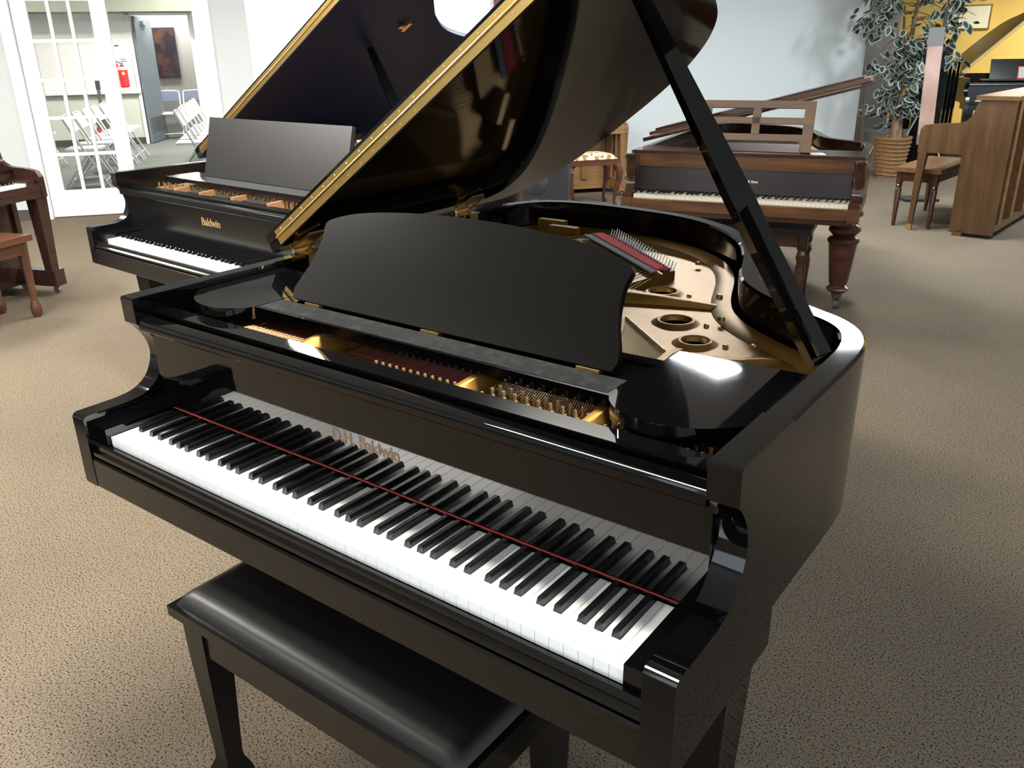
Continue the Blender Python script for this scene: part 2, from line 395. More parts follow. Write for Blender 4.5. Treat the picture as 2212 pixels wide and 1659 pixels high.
# ------------------------------------------------------------------ ceiling lights (troffers read from reflections, others added to brighten)
def build_lights():
    def troffer(x, y, rz, lab, s=(1.22, 0.24), glow='lamp_glow'):
        t = thing('ceiling_light', lab, 'ceiling light', (x, y, CEIL), rz, 'strip lights on the ceiling')
        a, b = s[0] / 2, s[1] / 2
        boxes('frame', [(-a - 0.02, a + 0.02, -b - 0.02, -b, -0.06, 0), (-a - 0.02, a + 0.02, b, b + 0.02, -0.06, 0), (-a - 0.02, -a, -b, b, -0.06, 0), (a, a + 0.02, -b, b, -0.06, 0)], 'lamp_frame', t)
        box('diffuser', -a, a, -b, b, -0.05, -0.04, glow, t)
    spots = [(-1.70, 4.98, 155), (-0.92, 6.25, 125), (-3.9, 3.42, 165), (-5.7, 1.2, 160), (-2.9, -0.1, 160), (-0.40, 0.60, 160), (-4.9, -1.0, 160), (-2.6, -2.8, 160), (1.0, 8.7, 160)]  # leading ones follow reflections; the later ones are added to brighten keys and carpet
    for i, (x, y, a) in enumerate(spots):
        troffer(x, y, R(a), 'slim strip light on the piano showroom ceiling', glow='lamp_glow_cool' if y > 4 else 'lamp_glow')  # cool glow at the back stands in for window daylight
    for u, o in ((0.4, -3.0), (-1.6, -5.2), (1.2, -5.6), (0.5, -8.05)):  # unseen lights put in to brighten the chair room and passage
        p = W(u, o); troffer(p.x, p.y, WROT, 'added strip light brightening the folding chair room and its passage')
    for x, y in ((1.9, 13.4), (-0.6, 14.6)):
        troffer(x, y, 0, 'fluorescent strip light in the yellow walled room')
build_lights()

# ------------------------------------------------------------------ keyboards
KW = 0.0235
def black_positions(nwhite, first):
    """x of black keys measured from the left end; first = index in the scale (0 = C) of the lowest white key"""
    off = {0: -0.003, 1: 0.003, 3: -0.004, 4: 0.0, 5: 0.004}
    return [((i + 1) * KW + off[(first + i) % 7], i) for i in range(nwhite - 1) if (first + i) % 7 in off]
def keyboard(root, nwhite, first, zt, white='ivory', black='ebony', front=0.0):
    x0 = -nwhite * KW / 2
    blk = black_positions(nwhite, first)
    hb = 0.0068
    shared = {}
    for i in range(nwhite):
        a = x0 + i * KW + 0.0005; b = a + KW - 0.001
        l, r = a, b
        for bx, bi in blk:
            if bi == i - 1: l = max(l, x0 + bx + hb + 0.0006)
            if bi == i: r = min(r, x0 + bx - hb - 0.0006)
        key = (round(l - a, 4), round(b - r, 4))
        if key not in shared:
            pts = [(0, 0), (b - a, 0), (b - a, 0.0495), (r - a, 0.0495), (r - a, 0.156), (l - a, 0.156), (l - a, 0.0495), (0, 0.0495)]
            clean = [p for k, p in enumerate(pts) if p != pts[k - 1]]
            bm = bmesh.new(); bm_prism(bm, clean, zt - 0.022, zt, 'z')
            me = to_mesh('white_key', bm); me.materials.append(MATS[white]); shared[key] = me
        o = link('white_key', shared[key], white, root); o.location = (a, front, 0)
    sec = [(-0.0068, 0), (0.0068, 0), (0.0052, 0.0105), (0.0038, 0.012), (-0.0038, 0.012), (-0.0052, 0.0105)]
    bm = bmesh.new()
    A = [bm.verts.new((x, 0.0505 + (0.004 if z > 0.011 else (0.002 if z > 0 else 0)), zt + z)) for x, z in sec]
    B = [bm.verts.new((x, 0.152, zt + z)) for x, z in sec]
    for k in range(6): bm.faces.new((A[k], A[(k + 1) % 6], B[(k + 1) % 6], B[k]))
    bm.faces.new(A[::-1]); bm.faces.new(B)
    me = to_mesh('black_key', bm); me.materials.append(MATS[black])
    for bx, bi in blk:
        o = link('black_key', me, black, root); o.location = (x0 + bx, front, 0)

# ------------------------------------------------------------------ grand pianos
RIM_SMALL = [(0.6955, 0.30), (0.6955, 0.45), (0.6955, 0.58), (0.688, 0.67), (0.662, 0.745), (0.615, 0.80), (0.54, 0.848), (0.455, 0.908), (0.392, 0.975), (0.350, 1.055), (0.318, 1.14), (0.282, 1.235), (0.225, 1.345), (0.135, 1.455), (0.015, 1.545), (-0.11, 1.597), (-0.25, 1.622), (-0.38, 1.635), (-0.50, 1.628), (-0.60, 1.59), (-0.66, 1.52), (-0.69, 1.43), (-0.6955, 1.33), (-0.6955, 0.9), (-0.6955, 0.30)]
RIM_LARGE = [(0.73, 0.30), (0.73, 0.5), (0.73, 0.72), (0.722, 0.82), (0.69, 0.91), (0.635, 0.98), (0.56, 1.05), (0.47, 1.14), (0.38, 1.27), (0.325, 1.42), (0.295, 1.56), (0.26, 1.72), (0.20, 1.86), (0.09, 1.98), (-0.06, 2.06), (-0.22, 2.10), (-0.40, 2.10), (-0.56, 2.06), (-0.67, 1.97), (-0.72, 1.85), (-0.73, 1.7), (-0.73, 1.2), (-0.73, 0.30)]
ZT = 0.982

def arm_profile(zb):
    cur = smooth_path([(0.02, 0.7655), (0.075, 0.7665), (0.112, 0.773), (0.143, 0.793), (0.160, 0.822), (0.165, 0.850), (0.158, 0.880), (0.141, 0.907), (0.122, 0.926)], 3)
    return [(0.300, zb), (-0.030, zb), (-0.030, 0.757), (-0.026, 0.763), (-0.019, 0.7655)] + cur + [(0.121, 0.978), (0.125, ZT), (0.300, ZT)]

def loft_rim(name, path, prof, mat, root):
    bm = bmesh.new(); rows = []
    for d, z in prof:
        rows.append([bm.verts.new((p[0], p[1], z)) for p in offset_path(path, d)])
    n = len(path); m = len(prof)
    for j in range(m):
        a, b = rows[j], rows[(j + 1) % m]
        for i in range(n - 1): bm.faces.new((a[i], a[i + 1], b[i + 1], b[i]))
    bm.faces.new([rows[j][0] for j in range(m)][::-1]); bm.faces.new([rows[j][-1] for j in range(m)])
    return link(name, to_mesh(name, bm), mat, root, 32)

def grand(root, rim, hw, lac, y_lid, th, detail, interior=True):
    hi = hw - 0.045
    path = smooth_path(rim, 4)
    loft_rim('rim', path, [(0, 0.675), (0, 0.977), (0.005, ZT), (0.040, ZT), (0.045, 0.977), (0.045, 0.675)], lac, root)
    for s in (-1, 1):
        pts = arm_profile(0.605)
        prism('arm', pts, s * hi, s * hw, 'x', lac, root, 0.004, keep=lambda e: all(v.co.y > 0.295 for v in e.verts))
        box('cheek_block', min(s * hi, s * 0.613), max(s * hi, s * 0.613), -0.008, 0.155, 0.690, 0.738, lac, root, 0.006)
    # keybed, key slip
    prism('keybed', [(-0.026, 0.602), (-0.029, 0.606), (-0.029, 0.668), (-0.026, 0.672), (0.55, 0.672), (0.55, 0.602)], -hi, hi, 'x', lac, root, 0.0)
    prism('key_slip', [(-0.0225, 0.674), (-0.0265, 0.678), (-0.0265, 0.686), (-0.020, 0.690), (-0.020, 0.700), (-0.016, 0.704), (-0.009, 0.704), (-0.006, 0.70), (-0.006, 0.674)], -hi, hi, 'x', lac, root, 0.0)
    # fallboard, its nosing and the front rail
    dz = detail.get('rail_drop', 0.0)
    prism('fallboard', [(0.1525, 0.728), (0.1525, 0.905 - dz), (0.128, 0.911 - dz), (0.126, 0.914 - dz), (0.126, 0.932 - dz), (0.1275, 0.9347 - dz), (0.130, 0.936 - dz), (0.154, 0.9375 - dz), (0.157, 0.9345 - dz), (0.157, 0.90 - dz), (0.172, 0.728)], -hi + 0.001, hi - 0.001, 'x', lac, root, 0.0, smooth=30)
    box('front_rail', -hi, hi, 0.164, 0.2025, 0.86, 0.946 - dz, lac, root, 0.003)
    if detail.get('felt'): box('felt_strip', -0.645, 0.645, 0.1495, 0.1522, 0.7330, 0.7340, 'red_felt', root)
    keyboard(root, 52, 5, 0.72)
    # ---------------- lid: raised slab with the folded front flap lying on it
    T = R(th); hx = -hw - 0.004; hz = 0.9925
    LM = Matrix.Translation((hx, 0, hz)) @ Matrix.Rotation(-T, 4, 'Y')        # lid space: x across, y along, z thickness
    outer = [(p[0] + hw, p[1]) for p in offset_path(path, -0.012)]
    lp = [(u, y) for u, y in outer if y > y_lid + 0.02]
    u_end = 2 * hw + 0.012
    pts = [(0.0, y_lid), (u_end, y_lid)] + lp[:-1]
    pts = [(max(u, 0.0), y) for u, y in pts]
    k = max(i for i, p in enumerate(pts) if p[0] > 0.004)
    pts = pts[:k + 1] + [(0.0, pts[k][1] - 0.06)]
    prism('lid', pts, 0.0, 0.021, 'z', detail.get('lid_mat', lac), root, 0.003, LM)
    fl = 0.40
    prism('lid_flap', [(0.0, y_lid + 0.001), (u_end, y_lid + 0.001), (u_end, y_lid + fl), (0.0, y_lid + fl)], 0.0245, 0.0475, 'z', lac, root, 0.003, LM)
    hb = bmesh.new()
    bm_box(hb, 0.045, u_end - 0.045, y_lid - 0.0022, y_lid - 0.0002, 0.003, 0.0205, LM)
    bm_box(hb, 0.045, u_end - 0.045, y_lid - 0.0015, y_lid + 0.0008, 0.025, 0.0395, LM)
    bm_tube(hb, [LM @ Vector((0.043, y_lid - 0.003, 0.0228)), LM @ Vector((u_end - 0.043, y_lid - 0.003, 0.0228))], 0.0028, 6)
    link('lid_hinge', to_mesh('lid_hinge', hb), 'hinge_brass', root)
    sb = bmesh.new()
    n = 26
    for i in range(n):
        for zz in (0.011, 0.033):
            u = 0.06 + (u_end - 0.135) * i / (n - 1) + (0.012 if zz > 0.02 else 0)
            bm_lathe(sb, [(0.0024, 0), (0.0018, 0.0012)], 6, LM @ Matrix.Translation((u, y_lid - 0.002 if zz < 0.02 else y_lid - 0.0012, zz)) @ Matrix.Rotation(R(90), 4, 'X'))
    o = link('hinge_screws', to_mesh('hinge_screws', sb), 'brass', root); o['kind'] = 'stuff'
    # strap hinges between the rim and the lid
    for yh in detail['strap_y']:
        b = bmesh.new()
        bm_box(b, 0.0, 0.085, yh - 0.03, yh + 0.03, -0.0025, -0.0003, LM)
        bm_box(b, -hw + 0.0, -hw + 0.055, yh - 0.022, yh + 0.022, ZT, ZT + 0.003)
        bm_box(b, -hi - 0.0, -hi + 0.003, yh - 0.02, yh + 0.02, ZT - 0.05, ZT + 0.002)
        bm_tube(b, [(-hw + 0.004, yh - 0.032, ZT + 0.006), (-hw + 0.004, yh + 0.032, ZT + 0.006)], 0.0055, 8)
        bm_tube(b, [(-hw + 0.03, yh - 0.012, ZT + 0.006), (-hw + 0.085, yh + 0.005, ZT + 0.055)], 0.003, 6)
        link('strap_hinge', to_mesh('strap_hinge', b), 'brass', root)
    # ---------------- lid prop
    pb, pt = detail['prop']
    pb = Vector(pb); pt = Vector(pt); dv = pt - pb; mid = pb + dv * 0.42
    nrm = Vector(detail.get('prop_side', (0.6, 0.8, 0)))
    bm = bmesh.new()
    stick(bm, pb, mid, 0.038, 0.020, 0.049, 0.022, nrm); stick(bm, mid, pt, 0.049, 0.022, 0.026, 0.018, nrm)
    link('lid_prop', to_mesh('lid_prop', bm, 0.006, 3), lac, root, 40)
    d = dv.normalized(); side = (nrm - d * nrm.dot(d)).normalized(); nn = d.cross(side)
    bar('short_prop', pb + d * 0.012 - nn * 0.018, pb + d * 0.30 - nn * 0.019, 0.026, 0.014, lac, root, 0.022, 0.014, nrm, 0.005)
    bm = bmesh.new()
    bm_lathe(bm, [(0.012, 0), (0.012, 0.010), (0.007, 0.016)], 12, Matrix.Translation(pb - Vector((0, 0, 0.03))))
    bm_tube(bm, [pb + Vector((0.0, 0, -0.02)), pb + Vector((-0.01, -0.03, -0.022)), pb + Vector((-0.035, -0.075, -0.03))], 0.005, 8)
    link('prop_socket', to_mesh('prop_socket', bm), 'brass', root, 40)
    # ---------------- inside
    inner = offset_path(path, 0.046)
    if interior:
        poly = [p for p in inner]
        bm = bmesh.new(); f = bm.faces.new([bm.verts.new((x, y, 0.78)) for x, y in poly]); bmesh.ops.triangulate(bm, faces=[f])
        link('soundboard', to_mesh('soundboard', bm), 'soundboard', root)
    # ---------------- legs, lyre
    for lx, ly in detail['legs']:
        leg = bmesh.new()
        prof = [(0.056, 0.676), (0.056, 0.56), (0.056, 0.545), (0.054, 0.50), (0.040, 0.16), (0.048, 0.14), (0.048, 0.10), (0.036, 0.085)]
        rows = []
        for h, z in prof:
            rows.append([leg.verts.new((lx + a * h, ly + b_ * h, z)) for a, b_ in ((-1, -1), (1, -1), (1, 1), (-1, 1))])
        for a, b_ in zip(rows, rows[1:]):
            for q in range(4): leg.faces.new((a[q], a[(q + 1) % 4], b_[(q + 1) % 4], b_[q]))
        leg.faces.new(rows[0]); leg.faces.new(rows[-1][::-1])
        lo = link('leg', to_mesh('leg', leg, 0.004), lac, root, 40)
        cb = bmesh.new()
        bm_lathe(cb, [(0.022, 0.085), (0.022, 0.055), (0.012, 0.05)], 12, Matrix.Translation((lx, ly, 0)))
        bm_lathe(cb, [(0.032, -0.012), (0.034, 0), (0.032, 0.012)], 16, Matrix.Translation((lx + 0.005, ly + 0.012, 0.034)) @ Matrix.Rotation(R(90), 4, 'Y'))
        link('caster', to_mesh('caster', cb), 'brass', lo, 40)
    ly = bmesh.new()
    for s in (-1, 1):
        bm_box(ly, s * 0.075 - 0.018, s * 0.075 + 0.018, 0.30, 0.34, 0.16, 0.602)
    bm_box(ly, -0.13, 0.13, 0.27, 0.37, 0.10, 0.16)
    lo = link('pedal_lyre', to_mesh('pedal_lyre', ly, 0.004), lac, root, 40)
    for s in (-1, 0, 1):
        box('pedal', s * 0.07 - 0.014, s * 0.07 + 0.014, 0.17, 0.29, 0.075, 0.087, 'pedal_brass', lo, 0.004)
    return path, inner

def front_text(root, txt, size, xc, z, mat, bold=0.0):
    # letters lie on the fallboard, facing the player
    M = Matrix.Translation((xc, 0.1521, z)) @ Matrix.Rotation(R(90), 4, 'X')
    return lettering('lettering', txt, size, mat, root, M, bold)

def main_piano():
    root = thing('grand_piano', 'glossy black baby grand in front with curved music desk and raised lid, full keyboard showing', 'piano')
    hw = 0.6955; hi = hw - 0.045
    path, inner = grand(root, RIM_SMALL, hw, 'lacquer', 0.533, 34, dict(felt=True, lid_mat='lid_lacquer', strap_y=(0.62, 1.26), prop=((0.632, 0.615, 0.952), (0.165, 0.765, 1.566)), legs=((0.595, 0.33), (-0.595, 0.33), (-0.36, 1.42))))
    front_text(root, 'D.H. Baldwin', 0.0320, -0.007, 0.7925, 'letter_bronze', 0.0009)
    # ---------------- cast plate with three round holes
    z0 = 0.900
    plate = offset_path(path, 0.066)
    plate = [(x, y) for x, y in plate if y > 0.36]
    out = [(hi - 0.012, 0.34)] + plate + [(-hi + 0.012, 0.34)]
    holes = [(0.122, 1.03, 0.036), (0.254, 0.838, 0.036), (0.348, 0.735, 0.030)]
    bm = bmesh.new()
    def loop(pts, z):
        vs = [bm.verts.new((x, y, z)) for x, y in pts]
        return [bm.edges.new((vs[i], vs[(i + 1) % len(vs)])) for i in range(len(vs))], vs
    es, vs = loop(out, z0)
    allE = list(es)
    for hx, hy, hr in holes:
        e, v = loop([(hx + (hr + 0.016) * math.cos(a * math.pi / 12), hy + (hr + 0.016) * math.sin(a * math.pi / 12)) for a in range(24)], z0)
        allE += e
    bmesh.ops.triangle_fill(bm, use_beauty=True, edges=allE)
    lower, lv = loop(out, z0 - 0.014)
    for i in range(len(vs)): bm.faces.new((vs[i], vs[(i + 1) % len(vs)], lv[(i + 1) % len(vs)], lv[i]))
    pl = link('cast_plate', to_mesh('cast_plate', bm), 'gold_plate', root)
    for hx, hy, hr in holes:
        b = bmesh.new()
        bm_lathe(b, [(hr + 0.017, 0.0), (hr + 0.011, 0.002), (hr + 0.005, 0.0075), (hr + 0.001, 0.0085), (hr - 0.003, 0.006), (hr - 0.005, -0.004)], 28, Matrix.Translation((hx, hy, z0)), cap=False)
        link('plate_hole', to_mesh('plate_hole', b), 'gold_plate', pl, 50)
        bb = bmesh.new(); bm_lathe(bb, [(0.006, 0), (0.006, 0.004), (0.003, 0.006)], 10, Matrix.Translation((hx + hr + 0.03, hy + 0.012, z0)))
        link('plate_bolt', to_mesh('plate_bolt', bb), 'brass', pl, 40)
    # border flange along the rim
    fl = [(x, y) for x, y in offset_path(path, 0.058) if y > 0.40]
    fb = bmesh.new(); rows = []
    for dd, z in ((0.0, z0 + 0.001), (0.0, z0 + 0.010), (0.03, z0 + 0.010), (0.045, z0 + 0.001)):
        rows.append([fb.verts.new((x, y, z)) for x, y in offset_path(fl, dd)])
    for a, b in zip(rows, rows[1:]):
        for i in range(len(fl) - 1): fb.faces.new((a[i], a[i + 1], b[i + 1], b[i]))
    link('plate_flange', to_mesh('plate_flange', fb), 'gold_plate', pl, 50)
    for bx, by in ((0.12, 1.33), (0.30, 1.06), (0.375, 0.90), (0.50, 0.765)):
        b = bmesh.new(); bm_lathe(b, [(0.008, 0), (0.008, 0.006), (0.004, 0.009)], 10, Matrix.Translation((bx - 0.035, by - 0.02, z0 + 0.009)))
        link('plate_bolt', to_mesh('plate_bolt', b), 'brass', pl, 40)
    # struts of the plate, each tapering towards the tail
    def strut(p, q, w0, w1, h0, h1):
        p = Vector((*p, z0)); q = Vector((*q, z0)); d = (q - p).normalized(); s = Vector((-d.y, d.x, 0))
        b = bmesh.new(); rows = []
        for t, w, h in ((0, w0, h0), (0.18, w0 * 0.72, h0), (0.45, w0 * 0.4 + w1 * 0.3, (h0 + h1) / 2), (0.8, w1, h1), (1.0, w1 * 0.8, h1 * 0.7)):
            c = p + (q - p) * t
            rows.append([b.verts.new(c + s * x + Vector((0, 0, z))) for x, z in ((-w, 0), (-w * 0.55, h), (w * 0.55, h), (w, 0))])
        for a, c in zip(rows, rows[1:]):
            for k in range(3): b.faces.new((a[k], a[k + 1], c[k + 1], c[k]))
        b.faces.new(rows[0][::-1]); b.faces.new(rows[-1])
        link('plate_strut', to_mesh('plate_strut', b), 'gold_plate', pl, 60)
    strut((-0.02, 0.925), (0.285, 0.982), 0.055, 0.012, 0.022, 0.014)
    strut((0.39, 0.60), (0.53, 0.715), 0.045, 0.012, 0.016, 0.012)
    strut((-0.22, 0.31), (-0.42, 1.20), 0.022, 0.018, 0.06, 0.05)
    strut((0.165, 0.31), (0.06, 0.90), 0.018, 0.014, 0.055, 0.04)
    strut((0.415, 0.30), (0.37, 0.62), 0.014, 0.014, 0.05, 0.04)
    # agraffe / tuning field
    box('pin_field', -hi + 0.004, hi - 0.004, 0.20, 0.345, 0.880, 0.905, 'gold_plate', pl)
    for a, b_ in ((-0.62, -0.27), (-0.18, 0.145), (0.188, 0.402), (0.428, 0.63)):
        box('felt_bed', a, b_, 0.292, 0.352, 0.905, 0.909, 'dark_red_felt' if a < 0 else 'red_felt', pl)
    # ribs of the plate that divide the tuning field
    for a, dx in ((-0.225, 0.05), (0.166, 0.03), (0.415, 0.02)):
        b = bmesh.new()
        rows = []
        for y, xo, w_, h in ((0.200, -dx, 0.030, 0.012), (0.235, -dx * 0.5, 0.017, 0.026), (0.28, 0, 0.012, 0.042), (0.40, dx * 0.2, 0.012, 0.055)):
            rows.append([b.verts.new((a + xo + x, y, 0.905 + z)) for x, z in ((-w_ * 1.6, 0), (-w_ * 0.5, h), (w_ * 0.5, h), (w_ * 1.6, 0))])
        for r0, r1 in zip(rows, rows[1:]):
            for k in range(3): b.faces.new((r0[k], r0[k + 1], r1[k + 1], r1[k]))
        link('plate_rib', to_mesh('plate_rib', b), 'gold_plate', pl, 60)
    pins = bmesh.new(); wires = bmesh.new(); wound = bmesh.new()
    def pin(x, y, h=0.030):
        bm_lathe(pins, [(0.0036, 0.905), (0.0036, 0.905 + h - 0.002), (0.0026, 0.905 + h)], 6, Matrix.Translation((x, y, 0)))
    def wire(bm, p, q, r):
        p = Vector(p); q = Vector(q); d = (q - p).normalized(); s = Vector((-d.y, d.x, 0)) * r; up = Vector((0, 0, r))
        vs = [bm.verts.new(c) for c in (p - s, p + up, p + s, q - s, q + up, q + s)]
        bm.faces.new((vs[0], vs[1], vs[4], vs[3])); bm.faces.new((vs[1], vs[2], vs[5], vs[4]))
    # hitch rows
    hitch0, hitch1 = Vector((0.175, 0.76)), Vector((0.345, 0.61))
    for i in range(12):                                        # tenor pins
        x = -0.055 + i * 0.0172
        pin(x, 0.2420, 0.026); pin(x + 0.004, 0.224, 0.026)
    for i in range(9):
        x = 0.200 + i * 0.0235
        for k, yy in enumerate((0.214, 0.230, 0.254, 0.272)): pin(x + 0.003 * k, yy, 0.028)
    for i in range(9):
        x = 0.435 + i * 0.0225
        for k, yy in enumerate((0.214, 0.232, 0.252)): pin(x + 0.003 * k, yy, 0.028)
    for i in range(40):                                        # tenor strings
        x = -0.185 + 0.335 * i / 39
        wire(wires, (x, 0.245, 0.918), (x - 0.09 - 0.10 * (1 - i / 39), 1.18 + 0.12 * (1 - i / 39), 0.922), 0.0007)
    for i in range(46):
        x = 0.19 + 0.215 * i / 45; t = i / 45
        e = Vector((0.02, 0.90)) * (1 - t) + hitch0 * t
        wire(wires, (x, 0.245, 0.918), (e.x, e.y, 0.918), 0.0006)
    for i in range(54):
        x = 0.43 + 0.195 * i / 53; t = i / 53
        e = hitch0 * (1 - t) + hitch1 * t
        wire(wires, (x, 0.245, 0.916), (e.x, e.y, 0.915), 0.0006)
        if i % 2 == 0: bm_lathe(pins, [(0.0026, 0.902), (0.0026, 0.920), (0.0018, 0.922)], 6, Matrix.Translation((e.x, e.y, 0)))
    # bass strings, copper wound, to the raised hitch block near the tail
    P1, P2, P3, P4 = Vector((0.056, 1.000)), Vector((0.088, 1.165)), Vector((-0.245, 1.452)), Vector((-0.375, 1.30))
    for i in range(30):
        t = i / 29; x = -0.615 + 0.335 * t
        e = P3 * (1 - t) + P2 * t; e0 = P4 * (1 - t) + P1 * t
        wire(wound, (x, 0.225, 0.926), (e0.x, e0.y, 0.931), 0.0019); wire(wires, (e0.x, e0.y, 0.931), (e.x - 0.02, e.y - 0.02, 0.930), 0.0012)
    o = link('tuning_pins', to_mesh('tuning_pins', pins), 'pin_steel', root, 40); o['kind'] = 'stuff'
    o = link('steel_strings', to_mesh('steel_strings', wires), 'pin_steel', root); o['kind'] = 'stuff'
    o = link('wound_strings', to_mesh('wound_strings', wound), 'copper', root); o['kind'] = 'stuff'
    # hitch block: gold tray, grey and red felts, pins
    hb = bmesh.new(); bm_prism(hb, [tuple(p) for p in (P1, P2, P3, P4)], z0, 0.924, 'z')
    blk = link('hitch_block', to_mesh('hitch_block', hb, 0.008, 3), 'gold_plate', root, 50)
    def strip(nm_, t0, t1, z, mat):
        q = [P1 * (1 - t0) + P2 * t0, P1 * (1 - t1) + P2 * t1, P3 * t1 + P4 * (1 - t1), P3 * t0 + P4 * (1 - t0)]
        q = [a * 0.975 + (P1 + P2 + P3 + P4) / 4 * 0.025 for a in q]
        b = bmesh.new(); bm_prism(b, [tuple(p) for p in q], z - 0.004, z, 'z')
        link(nm_, to_mesh(nm_, b), mat, blk)
    strip('grey_felt', 0.44, 0.58, 0.937, 'grey_felt'); strip('red_felt', 0.58, 0.76, 0.939, 'bright_red_felt'); strip('felt_bed', 0.76, 0.95, 0.9285, 'dark_red_felt')
    hp = bmesh.new()
    for i in range(24):
        t = i / 23
        for f_ in (0.88, 0.96):
            a = P1 * (1 - f_) + P2 * f_; b = P4 * (1 - f_) + P3 * f_
            c = a * (1 - t) + b * t
            bm_tube(hp, [(c.x, c.y, 0.924), (c.x + 0.004, c.y + 0.006, 0.946)], 0.0014, 6)
    o = link('hitch_pins', to_mesh('hitch_pins', hp), 'steel', blk); o['kind'] = 'stuff'
    for q, r in ((P4 + Vector((-0.03, 0.10)), 0.03), (P4 + Vector((-0.12, 0.17)), 0.03)):   # upright webs behind
        box('plate_web', q.x - 0.05, q.x + 0.05, q.y - 0.012, q.y + 0.012, z0, 0.946, 'gold_plate', pl, 0.006)
    # ---------------- side wings, shelf and music desk
    for s in (-1, 1):
        front = [(0.425, 0.262), (0.440, 0.240), (0.470, 0.217), (0.505, 0.208), (0.545, 0.211), (0.585, 0.225), (0.620, 0.252), (0.646, 0.280)]
        pts = [(s * x, y) for x, y in smooth_path(front, 3)] + [(s * 0.648, 0.515), (s * 0.425, 0.502)]
        prism('side_wing', pts, 0.942, 0.968, 'z', 'lacquer', root, 0.002)
    sh = box('music_shelf', -0.424, 0.424, 0.262, 0.400, 0.945, 0.9675, 'lacquer', root, 0.003)
    box('shelf_dust', -0.419, 0.419, 0.269, 0.330, 0.9672, 0.9680, 'dusty_black', sh)
    MATS['dusty_black'].node_tree.nodes['Principled BSDF'].inputs['Specular IOR Level'].default_value = 0.15
    al = R(33)
    DM = Matrix.Translation((0, 0.338, 0.972)) @ Matrix.Rotation(-al, 4, 'X')
    half = smooth_path([(0.388, 0.0), (0.394, 0.02), (0.386, 0.045), (0.374, 0.075), (0.366, 0.11), (0.364, 0.145), (0.369, 0.168), (0.355, 0.183), (0.29, 0.202), (0.20, 0.214), (0.10, 0.221), (0.0, 0.223)], 4)
    pts = half + [(-x, z) for x, z in half[-2::-1]]
    dk = prism('music_desk', pts, -0.007, 0.007, 'y', ['desk_black'], root, 0.0025, DM)
    for x in (-0.325, 0.0, 0.345):
        box('desk_hinge', x - 0.022, x + 0.022, 0.328, 0.3395, 0.9675, 0.9735, 'brass', dk, 0.001)
    bar('desk_stay', (0.30, 0.44, 0.955), (0.43, 0.445, 0.955), 0.03, 0.014, 'lacquer', root, bevel=0.003, side=(0, 1, 0))
main_piano()

def second_piano():
    root = thing('grand_piano', 'satin black grand behind the glossy one, square music desk, gold name on fallboard', 'piano', (-1.96, 1.06, -0.005), R(-3.0))
    hw = 0.73; hi = hw - 0.045
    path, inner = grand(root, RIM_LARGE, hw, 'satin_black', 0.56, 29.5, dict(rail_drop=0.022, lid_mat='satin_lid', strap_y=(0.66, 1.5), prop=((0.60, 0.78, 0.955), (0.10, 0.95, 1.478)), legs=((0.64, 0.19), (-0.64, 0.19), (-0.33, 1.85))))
    front_text(root, 'Baldwin', 0.043, -0.02, 0.808, 'letter_gold', 0.0012)
    pl = [(x, y) for x, y in offset_path(path, 0.06) if y > 0.25]
    prism('cast_plate', pl + [(-hi + 0.01, 0.21), (hi - 0.01, 0.21)], 0.885, 0.90, 'z', 'bronze_plate', root)
    for x in (-0.36, -0.17, 0.06, 0.30, 0.5):
        bar('plate_strut', (x, 0.212, 0.905), (x - 0.07, 1.3, 0.935), 0.02, 0.05, 'bronze_plate', root)
    for a, b_ in ((-0.30, -0.22), (-0.11, 0.0), (0.10, 0.25)):
        box('felt_bed', a, b_, 0.23, 0.30, 0.90, 0.920, 'dark_hole', root, 0.004)
    tb = bmesh.new()
    for i in range(60):
        x = -0.6 + i * 0.02
        bm_lathe(tb, [(0.004, 0.90), (0.004, 0.93)], 6, Matrix.Translation((x, 0.27 + 0.012 * (i % 3), 0)))
    o = link('tuning_pins', to_mesh('tuning_pins', tb), 'pin_steel', root); o['kind'] = 'stuff'
    box('music_shelf', -0.53, 0.53, 0.268, 0.42, 0.947, 0.962, 'satin_black', root, 0.003)
    DM = Matrix.Translation((0, 0.378, 0.961)) @ Matrix.Rotation(-R(15), 4, 'X')
    box('music_desk', -0.38, 0.56, -0.009, 0.009, 0.0, 0.250, 'satin_desk', root, 0.003, DM)
    LM = Matrix.Translation((-hw - 0.004, 0, 0.9925)) @ Matrix.Rotation(-R(29.5), 4, 'Y')
    boxes_ = bmesh.new(); bm_box(boxes_, 1.13, 1.19, 0.99, 1.01, -0.02, -0.001, LM); bm_box(boxes_, 1.15, 1.165, 0.96, 1.0, -0.02, -0.012, LM)
    link('lid_latch', to_mesh('lid_latch', boxes_), 'brass', root)
    bar('desk_stay', (0.36, 0.55, 1.02), (0.52, 0.56, 1.03), 0.012, 0.012, 'steel', root)
second_piano()

